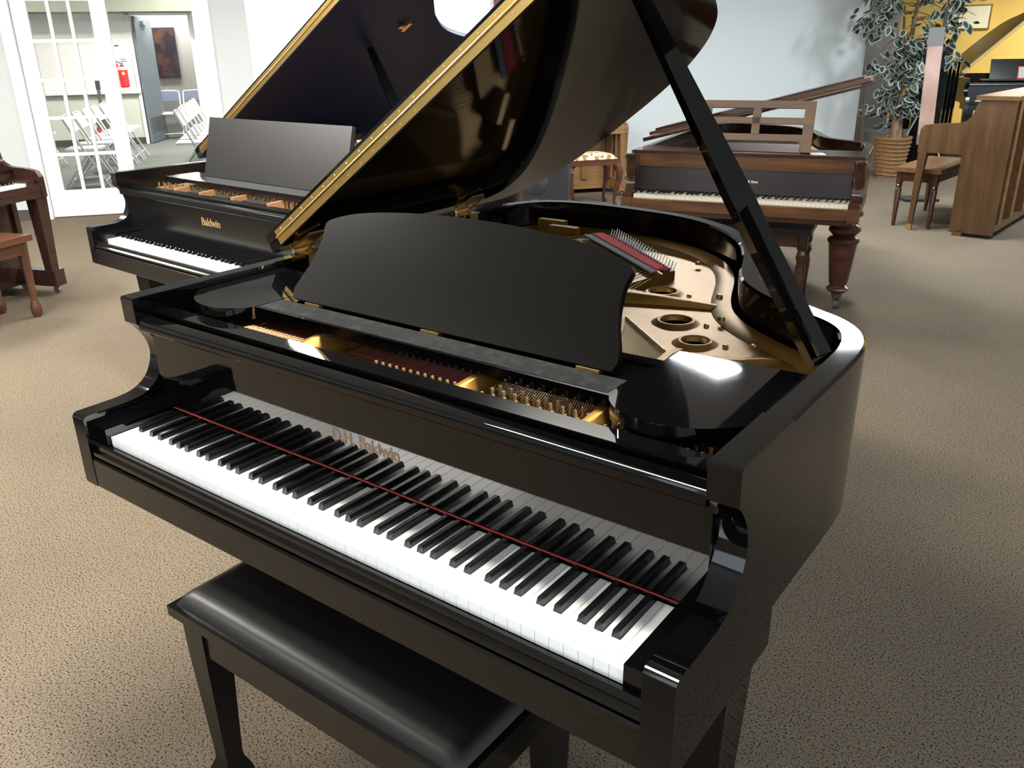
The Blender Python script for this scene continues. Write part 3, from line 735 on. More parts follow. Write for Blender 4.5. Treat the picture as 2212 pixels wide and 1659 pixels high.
def main_bench():
    t = thing('piano_bench', 'black leather topped piano bench tucked under the glossy black grand', 'bench', (0.034, 0.078, 0))
    a, b = 0.367, 0.172
    box('top_frame', -a, a, -b, b, 0.452, 0.474, 'bench_black', t, 0.006)
    # padded seat: domed grid
    bm = bmesh.new(); nx, ny = 72, 36; A, Bq = a - 0.012, b - 0.012
    g = []
    for i in range(nx + 1):
        row = []
        for j in range(ny + 1):
            x = -A + 2 * A * i / nx; y = -Bq + 2 * Bq * j / ny
            ex = min(A - abs(x), 0.034) / 0.034; ey = min(Bq - abs(y), 0.034) / 0.034
            h = 0.026 * (1 - (1 - min(ex, 1)) ** 2.2) ** 0.5 * (1 - (1 - min(ey, 1)) ** 2.2) ** 0.5 + 0.006 * (1 - (x / A) ** 2) * (1 - (y / Bq) ** 2)
            row.append(bm.verts.new((x, y, 0.474 + h)))
        g.append(row)
    for i in range(nx):
        for j in range(ny): bm.faces.new((g[i][j], g[i + 1][j], g[i + 1][j + 1], g[i][j + 1]))
    link('seat_cushion', to_mesh('seat_cushion', bm), 'leather', t, 80)
    boxes('apron', [(-a + 0.03, a - 0.03, -b + 0.022, -b + 0.04, 0.372, 0.452), (-a + 0.03, a - 0.03, b - 0.04, b - 0.022, 0.372, 0.452), (-a + 0.022, -a + 0.04, -b + 0.03, b - 0.03, 0.372, 0.452), (a - 0.04, a - 0.022, -b + 0.03, b - 0.03, 0.372, 0.452)], 'bench_black', t, 0.002)
    for sx in (-1, 1):
        for sy in (-1, 1):
            bm = bmesh.new(); rows = []
            for z, h in ((0.452, 0.030), (0.37, 0.029), (0.10, 0.0195), (0.085, 0.020), (0.06, 0.030), (0.045, 0.033), (0.0, 0.027)):
                cx, cy = sx * (a - 0.046), sy * (b - 0.046)
                rows.append([bm.verts.new((cx + p * h, cy + q * h, z)) for p, q in ((-1, -1), (1, -1), (1, 1), (-1, 1))])
            for r0, r1 in zip(rows, rows[1:]):
                for k in range(4): bm.faces.new((r0[k], r0[(k + 1) % 4], r1[(k + 1) % 4], r1[k]))
            bm.faces.new(rows[0]); bm.faces.new(rows[-1][::-1])
            link('leg', to_mesh('leg', bm, 0.002), 'bench_black', t, 40)
main_bench()

# ------------------------------------------------------------------ antique grand (rosewood, turned legs, fretted desk)
def antique_piano():
    root = thing('grand_piano', 'antique rosewood grand with fretted music desk, low propped lid and turned legs', 'piano', (-0.819, 3.758, 0), R(12.12))
    hw = 0.645; hi = hw - 0.05; zt = 0.885; zb = 0.575
    rim = [(x * hw / 0.6955, 0.30 + (y - 0.30) * 1.32) for x, y in RIM_SMALL]
    path = smooth_path(rim, 4)
    loft_rim('rim', path, [(0, zb), (0, zt - 0.004), (0.004, zt), (0.046, zt), (0.05, zt - 0.004), (0.05, zb)], 'rosewood_dark', root)
    for s in (-1, 1):
        cur = smooth_path([(-0.020, 0.668), (0.010, 0.672), (0.036, 0.690), (0.045, 0.715), (0.050, 0.740), (0.068, 0.762), (0.095, 0.782), (0.108, 0.810), (0.112, 0.842), (0.124, 0.862)], 3)
        pts = [(0.31, zb), (-0.035, zb), (-0.035, 0.655)] + cur + [(0.126, zt), (0.31, zt)]
        a, b = sorted((s * hi, s * hw))
        prism('arm', pts, a, b, 'x', 'rosewood_dark', root, 0.009, seg=3)
        xc = (a + b) / 2
        lathe('scroll_column', [(0.030, 0.640), (0.034, 0.655), (0.033, 0.680), (0.024, 0.695), (0.022, 0.705), (0.030, 0.725), (0.034, 0.750), (0.033, 0.790), (0.026, 0.830), (0.024, 0.845), (0.031, 0.856), (0.031, 0.872), (0.024, 0.880)], 'rosewood_dark', root, 16, Matrix.Translation((xc, 0.112, 0)) @ Matrix(((1, 0, 0, 0), (0, 1, -0.42, 0.31), (0, 0, 1, 0), (0, 0, 0, 1))) @ Matrix.Translation((0, -0.04, 0)))
        o = box('corner_block', a - 0.004, b + 0.004, -0.044, 0.055, zb - 0.012, 0.640, 'rosewood', root, 0.004)
    prism('keybed', [(-0.036, zb), (-0.036, 0.628), (-0.030, 0.634), (0.50, 0.634), (0.50, zb)], -hi, hi, 'x', 'rosewood', root)
    box('bottom_molding', -hw + 0.02, hw - 0.02, -0.02, 0.5, zb - 0.03, zb, 'rosewood_dark', root, 0.004)
    keyboard(root, 50, 5, 0.655, 'old_ivory', 'ebony')
    prism('nameboard', [(0.132, 0.664), (0.142, 0.795), (0.160, 0.795), (0.160, 0.664)], -hi, hi, 'x', 'nameboard_dark', root)
    box('front_panel', -hi, hi, 0.128, 0.15, 0.797, 0.872, 'rosewood', root, 0.003)
    box('top_deck', -hw + 0.01, hw - 0.01, 0.122, 0.40, 0.872, 0.888, 'rosewood_dark', root, 0.004)
    M = Matrix.Translation((-0.012, 0.1358, 0.722)) @ Matrix.Rotation(R(90 - 4.3), 4, 'X')
    lettering('lettering', 'John Broadwood & Sons', 0.0205, 'pale_letter', root, M, 0.0004, shear=0.25)
    # fretted desk
    DM = Matrix.Translation((0.035, 0.215, 0.890)) @ Matrix.Rotation(-R(14), 4, 'X')
    dk = box('music_desk', -0.31, 0.31, -0.010, 0.010, 0.235, 0.275, 'rosewood_matte', root, 0.003, DM)
    for x0, x1 in ((-0.31, -0.255), (0.255, 0.31)): box('desk_stile', x0, x1, -0.010, 0.010, 0.0, 0.236, 'rosewood_matte', dk, 0.003, DM)
    box('desk_stile', -0.022, 0.022, -0.009, 0.009, 0.09, 0.236, 'rosewood_matte', dk, 0.002, DM)
    for z0, z1 in ((0.058, 0.095), (0.150, 0.185)): box('desk_rail', -0.256, 0.256, -0.009, 0.009, z0, z1, 'rosewood_matte', dk, 0.002, DM)
    box('desk_base', -0.25, 0.25, 0.0, 0.018, 0.0, 0.045, 'rosewood_dark', dk, 0.002, DM)
    # lid: two leaves folded, low prop
    T = R(14.5)
    LM = Matrix.Translation((-hw - 0.01, 0, 0.905)) @ Matrix.Rotation(-T, 4, 'Y')
    outer = [(p[0] + hw, p[1]) for p in offset_path(path, -0.015)]
    yl = 0.40
    lp = [(max(u, 0), y) for u, y in outer if y > yl + 0.02]
    prism('lid', [(0, yl), (2 * hw + 0.03, yl)] + lp[:-1], 0, 0.022, 'z', 'rosewood_dark', root, 0.004, LM)
    prism('lid_flap', [(0.05, yl - 0.01), (2 * hw + 0.01, yl - 0.01), (2 * hw + 0.01, yl + 0.30), (0.05, yl + 0.30)], 0.027, 0.047, 'z', 'rosewood', root, 0.004, LM)
    prism('lid_molding', [(0.09, yl - 0.004), (2 * hw - 0.02, yl - 0.004), (2 * hw - 0.02, yl + 0.28), (0.09, yl + 0.28)], 0.047, 0.060, 'z', 'rosewood_dark', root, 0.004, LM)
    box('lid_hinge', 0.08, 2 * hw - 0.04, yl - 0.003, yl - 0.001, 0.014, 0.020, 'aged_brass', root, 0, LM)
    bar('lid_prop', (0.585, 0.62, 0.885), (0.555, 0.63, 1.215), 0.018, 0.010, 'rosewood', root, 0.030, 0.010, (0, 1, 0))
    prism('soundboard', offset_path(path, 0.055), 0.80, 0.806, 'z', 'gold_plate', root)
    # turned legs on casters
    prof = [(0.085, 0.575), (0.088, 0.555), (0.070, 0.545), (0.050, 0.525), (0.052, 0.515), (0.076, 0.500), (0.088, 0.480), (0.086, 0.465), (0.066, 0.445), (0.058, 0.437), (0.082, 0.425), (0.088, 0.412), (0.084, 0.400), (0.078, 0.395), (0.052, 0.165), (0.044, 0.152), (0.062, 0.138), (0.064, 0.128), (0.050, 0.112), (0.030, 0.102)]
    proto = None
    for x, y in ((0.57, 0.28), (-0.57, 0.28), (-0.32, 1.85)):
        if proto is None:
            bm = bmesh.new(); bm_lathe(bm, prof, 16)
            lg = link('leg', to_mesh('leg', bm), 'mahogany', root, 28); lg.location = (x, y, 0)
            cb = bmesh.new(); bm_lathe(cb, [(0.030, 0.104), (0.026, 0.075), (0.016, 0.066)], 12)
            bm_lathe(cb, [(0.030, -0.012), (0.034, 0.0), (0.030, 0.012)], 16, Matrix.Translation((0.0, 0.022, 0.034)) @ Matrix.Rotation(R(90), 4, 'Y'))
            bm_box(cb, -0.018, -0.013, -0.005, 0.03, 0.03, 0.08); bm_box(cb, 0.013, 0.018, -0.005, 0.03, 0.03, 0.08)
            link('caster', to_mesh('caster', cb), 'base_dark', lg, 40)
            proto = lg
        else:
            c = dup(proto, root); c.location = (x, y, 0)
    return root
antique_piano()

def paper_sheet():
    c, s = math.cos(R(12.12)), math.sin(R(12.12))
    o = box('price_card', -0.035, 0.035, -0.05, 0.05, 0.0, 0.0015, 'paper', None)
    o.location = (-0.819 + c * 0.385 - s * 0.20, 3.758 + s * 0.385 + c * 0.20, 0.8885); o.rotation_euler = (0, 0, R(30))
    tag(o, 'small white paper card lying on the antique rosewood grand', 'card')
paper_sheet()

# ------------------------------------------------------------------ benches and stools
def simple_bench(name, label, loc, rz, a, b, h, top, wood_, style):
    t = thing(name, label, 'bench', loc, rz)
    box('seat', -a, a, -b, b, h - 0.035, h, top, t, 0.008)
    i = 0.03
    boxes('apron', [(-a + i, a - i, -b + i, -b + i + 0.018, h - 0.11, h - 0.035), (-a + i, a - i, b - i - 0.018, b - i, h - 0.11, h - 0.035), (-a + i, -a + i + 0.018, -b + i, b - i, h - 0.11, h - 0.035), (a - i - 0.018, a - i, -b + i, b - i, h - 0.11, h - 0.035)], wood_, t)
    for sx in (-1, 1):
        for sy in (-1, 1):
            if style == 'turned':
                o = lathe('leg', [(0.028, h - 0.035), (0.028, h - 0.13), (0.020, h - 0.135), (0.028, h - 0.15), (0.021, h - 0.165), (0.027, h - 0.18), (0.014, 0.0)], wood_, t, 14)
            elif style == 'spade':
                o = lathe('leg', [(0.030, h - 0.035), (0.028, h - 0.12), (0.019, 0.11), (0.020, 0.10), (0.032, 0.06), (0.030, 0.02), (0.020, 0.0)], wood_, t, 12)
            else:
                o = lathe('leg', [(0.030, h - 0.035), (0.030, h - 0.12), (0.022, h - 0.13), (0.033, h - 0.17), (0.022, h - 0.2), (0.030, h - 0.24), (0.022, 0.06), (0.026, 0.0)], wood_, t, 14)
            o.location = (sx * (a - 0.045), sy * (b - 0.045), 0)
    return t
simple_bench('piano_bench', 'dark topped wooden bench pushed under the antique rosewood grand', (-0.86, 4.105, 0), R(12.12), 0.37, 0.17, 0.475, 'leather', 'rosewood_dark', 'x')
simple_bench('piano_bench', 'wooden bench with tapering turned legs at the brown walnut upright', (-0.50, 7.28, 0), R(-95), 0.46, 0.185, 0.485, 'walnut', 'mahogany', 'turned')
simple_bench('piano_bench', 'reddish wooden bench in front of the mahogany upright beside the french door', (-4.20, 1.04, 0), R(110), 0.40, 0.18, 0.49, 'red_wood', 'red_wood', 'spade')

def tapestry_stool():
    t = thing('piano_stool', 'carved stool with floral tapestry seat before the oak spinet', 'stool', (-3.38, 6.36, 0), WROT)
    box('seat_frame', -0.25, 0.25, -0.18, 0.18, 0.40, 0.455, 'mahogany', t, 0.008)
    bm = bmesh.new(); n = 14; g = []
    for i in range(n + 1):
        row = []
        for j in range(n + 1):
            x = -0.235 + 0.47 * i / n; y = -0.165 + 0.33 * j / n
            h = 0.05 * max(0.0, 1 - (abs(x) / 0.235) ** 4) ** 0.5 * max(0.0, 1 - (abs(y) / 0.165) ** 4) ** 0.5
            row.append(bm.verts.new((x, y, 0.455 + h)))
        g.append(row)
    for i in range(n):
        for j in range(n): bm.faces.new((g[i][j], g[i + 1][j], g[i + 1][j + 1], g[i][j + 1]))
    link('seat_cushion', to_mesh('seat_cushion', bm), 'tapestry', t, 80)
    for sx in (-1, 1):
        for sy in (-1, 1):
            x, y = sx * 0.215, sy * 0.145
            tube('leg', [(x, y, 0.41), (x + sx * 0.035, y + sy * 0.02, 0.34), (x + sx * 0.03, y + sy * 0.018, 0.25), (x, y, 0.12), (x - sx * 0.006, y, 0.05), (x + sx * 0.015, y + sy * 0.01, 0.0)], [0.036, 0.040, 0.030, 0.018, 0.015, 0.022], 'mahogany', t, 8)
tapestry_stool()

# ------------------------------------------------------------------ uprights
def upright(label, loc, rz, W2, H, mat, mat_v, style, arm_z=0.85, keys=True, key_white='ivory', depth=0.55, name='upright_piano', front=-0.035, post='oak'):
    t = thing(name, label, 'piano', loc, rz)
    kb = 0.625
    for s in (-1, 1):
        cur = smooth_path([(0.31, H - 0.03), (0.285, H - 0.06), (0.262, arm_z + 0.07), (0.225, arm_z + 0.025), (0.17, arm_z + 0.008), (0.06, arm_z), (front + 0.025, arm_z - 0.015)], 3)
        pts = [(0.235, 0.03), (depth, 0.03), (depth, H - 0.03)] + cur + [(front, arm_z - 0.05), (front, kb), (0.235, kb)]
        a, b = sorted((s * (W2 - 0.035), s * W2))
        prism('side_panel', pts, a, b, 'x', mat_v, t, 0.004)
    box('top', -W2 - 0.012, W2 + 0.012, 0.27, depth + 0.012, H - 0.03, H, mat, t, 0.006)
    box('upper_panel', -W2 + 0.035, W2 - 0.035, 0.30, 0.325, arm_z - 0.05, H - 0.03, mat, t, 0.003)
    box('lower_panel', -W2 + 0.035, W2 - 0.035, 0.26, 0.285, 0.10, kb, mat, t, 0.003)
    box('keybed', -W2 + 0.035, W2 - 0.035, -0.028, 0.30, kb, 0.665, mat, t, 0.003)
    box('key_slip', -W2 + 0.035, W2 - 0.035, -0.030, -0.008, 0.663, 0.705, mat, t, 0.003)
    box('fallboard', -W2 + 0.035, W2 - 0.035, 0.16, 0.18, 0.70, arm_z - 0.01, mat, t, 0.003)
    box('fallboard_shelf', -W2 + 0.035, W2 - 0.035, 0.16, 0.31, arm_z - 0.03, arm_z - 0.01, mat, t, 0.003)
    if keys:
        keyboard(t, 52, 5, 0.72, key_white)
        for s in (-1, 1):
            a, b = sorted((s * 0.613, s * (W2 - 0.035))); box('cheek_block', a, b, -0.008, 0.16, 0.665, 0.735, mat, t, 0.004)
    box('bottom_board', -W2 + 0.035, W2 - 0.035, 0.26, depth, 0.05, 0.10, mat, t)
    for x in (-0.55, -0.2, 0.2, 0.55):
        box('back_post', x - 0.045, x + 0.045, depth - 0.09, depth, 0.10, H - 0.03, post, t)
    box('back_board', -W2 + 0.035, W2 - 0.035, depth - 0.12, depth - 0.09, 0.10, H - 0.03, 'soundboard', t)
    for s in (-1, 1):
        x = s * (W2 - 0.03)
        if style == 'taper':
            bm = bmesh.new(); stick(bm, (x, -0.055, kb), (x, -0.075, 0.05), 0.062, 0.062, 0.030, 0.030, (1, 0, 0))
            lg = link('leg', to_mesh('leg', bm, 0.005), mat_v, t, 40)
            box('ferrule', x - 0.017, x + 0.017, -0.092, -0.058, 0.0, 0.052, 'brass', lg, 0.003)
            box('caster_block', x - 0.03, x + 0.03, 0.26, 0.33, 0.0, 0.05, mat, t)
        else:
            x = s * (W2 - 0.04)
            bm = bmesh.new(); stick(bm, (x, 0.02, kb), (x, 0.02, 0.16), 0.085, 0.085, 0.058, 0.058, (1, 0, 0))
            link('leg', to_mesh('leg', bm, 0.006), mat_v, t, 40)
            tb = box('toe_block', x - 0.042, x + 0.042, -0.035, 0.30, 0.055, 0.16, mat, t, 0.006)
            lathe('caster', [(0.022, -0.010), (0.026, 0), (0.022, 0.010)], 'steel', tb, 14, Matrix.Translation((x, 0.01, 0.027)) @ Matrix.Rotation(R(90), 4, 'Y'))
            lathe('caster', [(0.022, -0.010), (0.026, 0), (0.022, 0.010)], 'steel', tb, 14, Matrix.Translation((x, 0.27, 0.027)) @ Matrix.Rotation(R(90), 4, 'Y'))
    return t
upright('brown walnut upright seen from its end beside the potted tree', (-0.384, 7.445, 0), R(-95), 0.73, 1.06, 'walnut', 'walnut_v', 'taper', front=-0.095)
upright('dark mahogany upright at the picture edge near the french door', (-4.382, 1.12, 0), R(110), 0.725, 1.12, 'mahogany_upright', 'mahogany_upright', 'toe', 0.80)
bo = W(4.93, 0.66); 
def oak_spinet():
    t = upright('golden oak spinet against the long pale wall, behind the tapestry stool', (bo.x, bo.y, 0), WROT, 0.72, 0.80, 'oak', 'oak_v', 'toe', 0.735, False, depth=0.60)
    prism('key_lid', [(-0.02, 0.70), (0.02, 0.735), (0.27, 0.785), (0.27, 0.70)], -0.68, 0.68, 'x', 'oak', t, 0.004)
    for x in (-0.62, -0.35, 0.35, 0.62):
        box('pilaster', x - 0.03, x + 0.03, 0.225, 0.262, 0.16, 0.62, 'oak_v', t, 0.006)
oak_spinet()

# ------------------------------------------------------------------ black grand of the next room, black upright, speaker
def far_grand():
    c = thing('grand_piano', 'black grand with open lid before the yellow wall, bright cards on its desk', 'piano', (-0.46, 12.13, 0), R(20))
    grand(c, RIM_LARGE, 0.73, 'satin_black', 0.56, 44, dict(rail_drop=0.022, strap_y=(0.66, 1.5), prop=((0.60, 0.78, 0.955), (0.10, 0.95, 1.80)), legs=((0.64, 0.19), (-0.64, 0.19), (-0.33, 1.85))))
    box('music_shelf', -0.53, 0.53, 0.268, 0.42, 0.947, 0.962, 'satin_black', c, 0.003)
    box('music_desk', -0.42, 0.42, -0.009, 0.009, 0.0, 0.250, 'satin_black', c, 0.003, Matrix.Translation((0, 0.378, 0.961)) @ Matrix.Rotation(-R(15), 4, 'X'))
    M = Matrix.Translation((-0.46, 12.13, 0)) @ Matrix.Rotation(R(20), 4, 'Z') @ Matrix.Translation((0, 0.365, 0.962)) @ Matrix.Rotation(-R(17), 4, 'X')
    o = box('price_card', -0.10, 0.02, -0.004, 0.0, 0.0, 0.16, 'red_card', None, 0, M); tag(o, 'red bordered white card on the desk of the far black grand', 'card')
    box('card_face', -0.088, 0.008, -0.006, -0.0035, 0.012, 0.148, 'paper', o, 0, M)
    o = box('price_card', 0.13, 0.30, -0.004, 0.0, 0.0, 0.21, 'pink_card', None, 0, M); tag(o, 'hot pink card on the desk of the far black grand', 'card')
    lettering('lettering', '4', 0.10, 'black_plastic', o, M @ Matrix.Translation((0.25, -0.0045, 0.05)) @ Matrix.Rotation(R(90), 4, 'X'))
far_grand()
upright('black upright half hidden behind the potted variegated tree', (-1.76, 11.22, 0), R(-86), 0.58, 1.24, 'satin_black', 'satin_black', 'toe', 0.86, False, post='satin_black')

def speaker():
    t = thing('speaker_cabinet', 'dark grey loudspeaker cabinet on the floor beside the tapestry stool', 'speaker', (-3.12, 5.08, 0), R(38))
    box('cabinet', -0.28, 0.28, -0.2, 0.2, 0.0, 0.60, 'amp_grille', t, 0.01)
    box('grille', -0.25, 0.25, -0.208, -0.2, 0.04, 0.56, 'black_plastic', t, 0.002)
    for x, z in ((0, 0.2), (0, 0.43)): lathe('cone', [(0.10, 0), (0.09, 0.006), (0.04, 0.002), (0.03, 0.008)], 'amp_grille', t, 18, Matrix.Translation((x, -0.208, z)) @ Matrix.Rotation(R(90), 4, 'X'))
    box('handle', -0.08, 0.08, -0.02, 0.02, 0.60, 0.618, 'black_plastic', t, 0.004)
speaker()

# ------------------------------------------------------------------ potted tree
def leaf_mesh(name, L=0.10, Wd=0.05):
    o = [(0, 0), (0.45, 0.22), (0.5, 0.5), (0.3, 0.8), (0, 1.0), (-0.3, 0.8), (-0.5, 0.5), (-0.45, 0.22)]
    bm = bmesh.new()
    A = [bm.verts.new((x * Wd, y * L, -0.010 * abs(x) * 2 - 0.02 * (y - 0.4) ** 2)) for x, y in o]
    B = [bm.verts.new((x * Wd * 0.66, (0.5 + (y - 0.5) * 0.78) * L, 0.001 - 0.006 * abs(x) * 2 - 0.02 * (y - 0.4) ** 2)) for x, y in o]
    for k in range(8):
        f = bm.faces.new((A[k], A[(k + 1) % 8], B[(k + 1) % 8], B[k])); f.material_index = 1
    bm.faces.new(B)
    me = bpy.data.meshes.new(name); bm.to_mesh(me); bm.free()
    me.materials.append(MATS['leaf_green']); me.materials.append(MATS['leaf_cream'])
    return me
def potted_tree():
    base = Vector((-1.45, 9.76, 0))
    t = thing('potted_tree', 'tall variegated artificial tree in a wicker basket beside the wall corner', 'plant', base)
    pot = lathe('basket', [(0.135, 0.0), (0.155, 0.10), (0.185, 0.36), (0.195, 0.42), (0.200, 0.425), (0.200, 0.445), (0.185, 0.445), (0.17, 0.40)], 'wicker', t, 28)
    rb = bmesh.new()
    for k in range(9):
        z = 0.03 + k * 0.044; r = 0.139 + (0.195 - 0.135) * z / 0.42 + 0.004
        bm_tube(rb, [(r * math.cos(a * math.pi / 14), r * math.sin(a * math.pi / 14), z + 0.003 * math.sin(a * 7)) for a in range(29)], 0.007, 5, False)
    link('basket_weave', to_mesh('basket_weave', rb), 'wicker', pot, 60)
    lathe('moss', [(0.175, 0.405), (0.12, 0.425), (0.03, 0.43)], 'moss', t, 16)
    trunk = [(0, 0, 0.40), (0.012, 0, 0.70), (-0.012, 0.01, 1.0), (0.02, 0.0, 1.3), (0.04, 0.0, 1.6), (0.06, 0, 2.0)]
    tb = bmesh.new(); bm_tube(tb, trunk, [0.055, 0.045, 0.032, 0.028, 0.024, 0.012], 8)
    bm_tube(tb, [(0.05, 0.02, 0.42), (0.04, 0.01, 0.75), (0.03, -0.02, 1.05), (-0.03, 0.0, 1.4), (-0.08, 0, 1.8)], [0.03, 0.026, 0.022, 0.018, 0.01], 7)
    rnd = random.Random(11)
    # spray directions (right-of-picture, height, reach) seen from the room
    right = Vector((0.80, 0.60, 0)); away = Vector((-0.60, 0.80, 0))
    sprays = []
    for k in range(54):
        z = 0.78 + 1.55 * (k / 53) ** 0.85
        spread = 0.20 if z < 1.15 else (0.38 if z < 1.6 else 0.52)
        a = rnd.uniform(-1, 1); b = rnd.uniform(-1.0, 0.25)
        sprays.append((a * spread, b * spread * 0.8, z))
    sprays += [(-0.24, 0.1, 0.80), (-0.18, -0.1, 0.74), (0.14, -0.05, 0.80), (-0.52, 0, 1.70), (-0.46, -0.05, 1.62), (0.56, 0, 1.28), (0.42, 0, 1.34), (0.62, 0, 1.85), (-0.3, 0, 1.32)]
    meshes = [leaf_mesh('leaf', 0.145, 0.078), leaf_mesh('leaf', 0.125, 0.066), leaf_mesh('leaf', 0.105, 0.052)]
    n = 0
    for a, b, z in sprays:
        c = right * a + away * b + Vector((0, 0, z))
        root = Vector((0.01, 0, min(z + rnd.uniform(-0.05, 0.22), 2.05)))
        bm_tube(tb, [root, (root + c) / 2 + Vector((0, 0, 0.05)), c], [0.007, 0.005, 0.003], 5)
        for q in range(5):
            if n >= 298: break
            o = link('leaf', meshes[n % 3], 'leaf_green', t); n += 1
            o.location = c + Vector((rnd.gauss(0, 0.055), rnd.gauss(0, 0.055), rnd.gauss(-0.02, 0.055)))
            o.rotation_euler = (R(rnd.uniform(-75, -10)), R(rnd.uniform(-35, 35)), rnd.uniform(0, 2 * math.pi))
    link('trunk', to_mesh('trunk', tb), 'bark', t, 60)
    src = leaf_mesh('leaf_src', 0.125, 0.066)
    vs, fs, mi = [], [], []
    for k in range(430):
        a, b, z = sprays[k % len(sprays)]
        c = right * a * 0.92 + away * b + Vector((rnd.gauss(0, 0.07), rnd.gauss(0, 0.07), z + rnd.gauss(0, 0.07)))
        M = Matrix.Translation(c) @ (Matrix.Rotation(rnd.uniform(0, 6.28), 4, 'Z') @ Matrix.Rotation(R(rnd.uniform(-35, 35)), 4, 'Y') @ Matrix.Rotation(R(rnd.uniform(-75, -10)), 4, 'X'))
        n0 = len(vs); vs += [tuple(M @ v.co) for v in src.vertices]
        for p in src.polygons: fs.append(tuple(n0 + i for i in p.vertices)); mi.append(p.material_index)
    me = bpy.data.meshes.new('foliage'); me.from_pydata(vs, [], fs); me.materials.append(MATS['leaf_green']); me.materials.append(MATS['leaf_cream'])
    me.polygons.foreach_set('material_index', mi); me.update()
    link('foliage', me, 'leaf_green', t)['kind'] = 'stuff'
potted_tree()

# ------------------------------------------------------------------ stand, box and display by the tree
def tripod():
    t = thing('tripod_stand', 'chrome tripod stand between the potted tree and tall display panel', 'stand', (-1.27, 10.25, 0))
    top = Vector((0, 0, 0.80))
    tube('pole', [(0, 0, 0.35), (0, 0, 1.35)], 0.012, 'steel', t)
    tube('collar', [(0, 0, 0.76), (0, 0, 0.84)], 0.024, 'black_plastic', t)
    for k in range(3):
        a = R(100 + 120 * k)
        lg = tube('leg', [top, (0.36 * math.cos(a), 0.36 * math.sin(a), 0.0)], 0.010, 'steel', t)
    box('shelf', -0.2, 0.2, -0.02, 0.02, 1.15, 1.38, 'black_plastic', t, 0.004)
tripod()
def small_cabinet():
    t = thing('side_cabinet', 'small grey cabinet on the carpet behind the wicker basket', 'cabinet', (-1.72, 10.42, 0), R(-20))
    box('body', -0.2, 0.2, -0.18, 0.18, 0.0, 0.46, 'wall_grey_and_shade', t, 0.006)
    box('door', -0.18, 0.18, -0.19, -0.18, 0.03, 0.43, 'banner_grey', t, 0.003)
    o = thing('silver_ornament', 'small shiny silver ornament on the grey cabinet', 'ornament', (-1.72, 10.42, 0.46))
    lathe('bowl', [(0.05, 0), (0.03, 0.02), (0.09, 0.06), (0.11, 0.075), (0.08, 0.07)], 'steel', o, 18)
    lathe('foot', [(0.055, 0), (0.05, 0.006), (0.03, 0.02)], 'steel', o, 18)
small_cabinet()
def display_panel():
    t = thing('display_banner', 'tall narrow photo display panel standing behind the walnut upright', 'banner', (-0.80, 8.28, 0), R(35))
    box('base', -0.16, 0.16, -0.12, 0.12, 0.0, 0.025, 'black_plastic', t, 0.005)
    tube('pole', [(0, 0.012, 0.02), (0, 0.012, 1.72)], 0.012, 'black_plastic', t)
    M = Matrix.Rotation(R(-2.5), 4, 'Y')
    box('panel', -0.068, 0.068, -0.012, 0.0, 0.62, 1.40, 'banner_photo', t, 0, M)
    box('top_band', -0.070, 0.070, -0.013, 0.001, 1.40, 1.56, 'banner_grey', t, 0, M)
    box('bottom_band', -0.070, 0.070, -0.013, 0.001, 0.53, 0.62, 'banner_grey', t, 0, M)
display_panel()
def cream_board():
    t = thing('wall_board', 'pale cream board hanging on the far yellow wall', 'board', (-2.12, 16.56, 0))
    box('panel', -0.33, 0.33, 0.0, 0.03, 1.62, 1.97, 'cream_panel', t, 0.004)
    boxes('frame', [(-0.35, 0.35, -0.01, 0.03, 1.97, 1.99), (-0.35, 0.35, -0.01, 0.03, 1.60, 1.62), (-0.35, -0.33, -0.01, 0.03, 1.62, 1.97), (0.33, 0.35, -0.01, 0.03, 1.62, 1.97)], 'brass', t)
cream_board()
def fern():
    t = thing('potted_fern', 'feathery green fern behind the far black grand', 'plant', (-2.35, 14.4, 0))
    lathe('pot', [(0.13, 0), (0.16, 0.3), (0.17, 0.32), (0.14, 0.32)], 'wicker', t, 18)
    tube('stem', [(0, 0, 0.3), (0.02, 0, 0.8), (0.0, 0.02, 1.3)], [0.03, 0.022, 0.012], 'bark', t)
    rnd = random.Random(5)
    bm = bmesh.new(); bm.verts.new((0, 0, 0)); bm.free()
    L = 0.34
    b = bmesh.new()
    for k in range(12):
        y = L * k / 12; w_ = 0.075 * (1 - abs(k - 4) / 9)
        for s in (-1, 1):
            vs = [b.verts.new(c) for c in ((0, y, -0.4 * y * y), (s * w_, y + 0.035, -0.01 - 0.4 * y * y), (s * w_ * 0.9, y + 0.012, -0.01 - 0.4 * y * y))]
            b.faces.new(vs)
    me = bpy.data.meshes.new('frond'); b.to_mesh(me); b.free(); me.materials.append(MATS['fern_green'])
    for i in range(46):
        o = link('frond', me, 'fern_green', t)
        o.location = (rnd.gauss(0, 0.14), rnd.gauss(0, 0.14), rnd.uniform(0.75, 1.6)); o.rotation_euler = (R(rnd.uniform(-50, 30)), R(rnd.uniform(-30, 30)), rnd.uniform(0, 6.28))
fern()

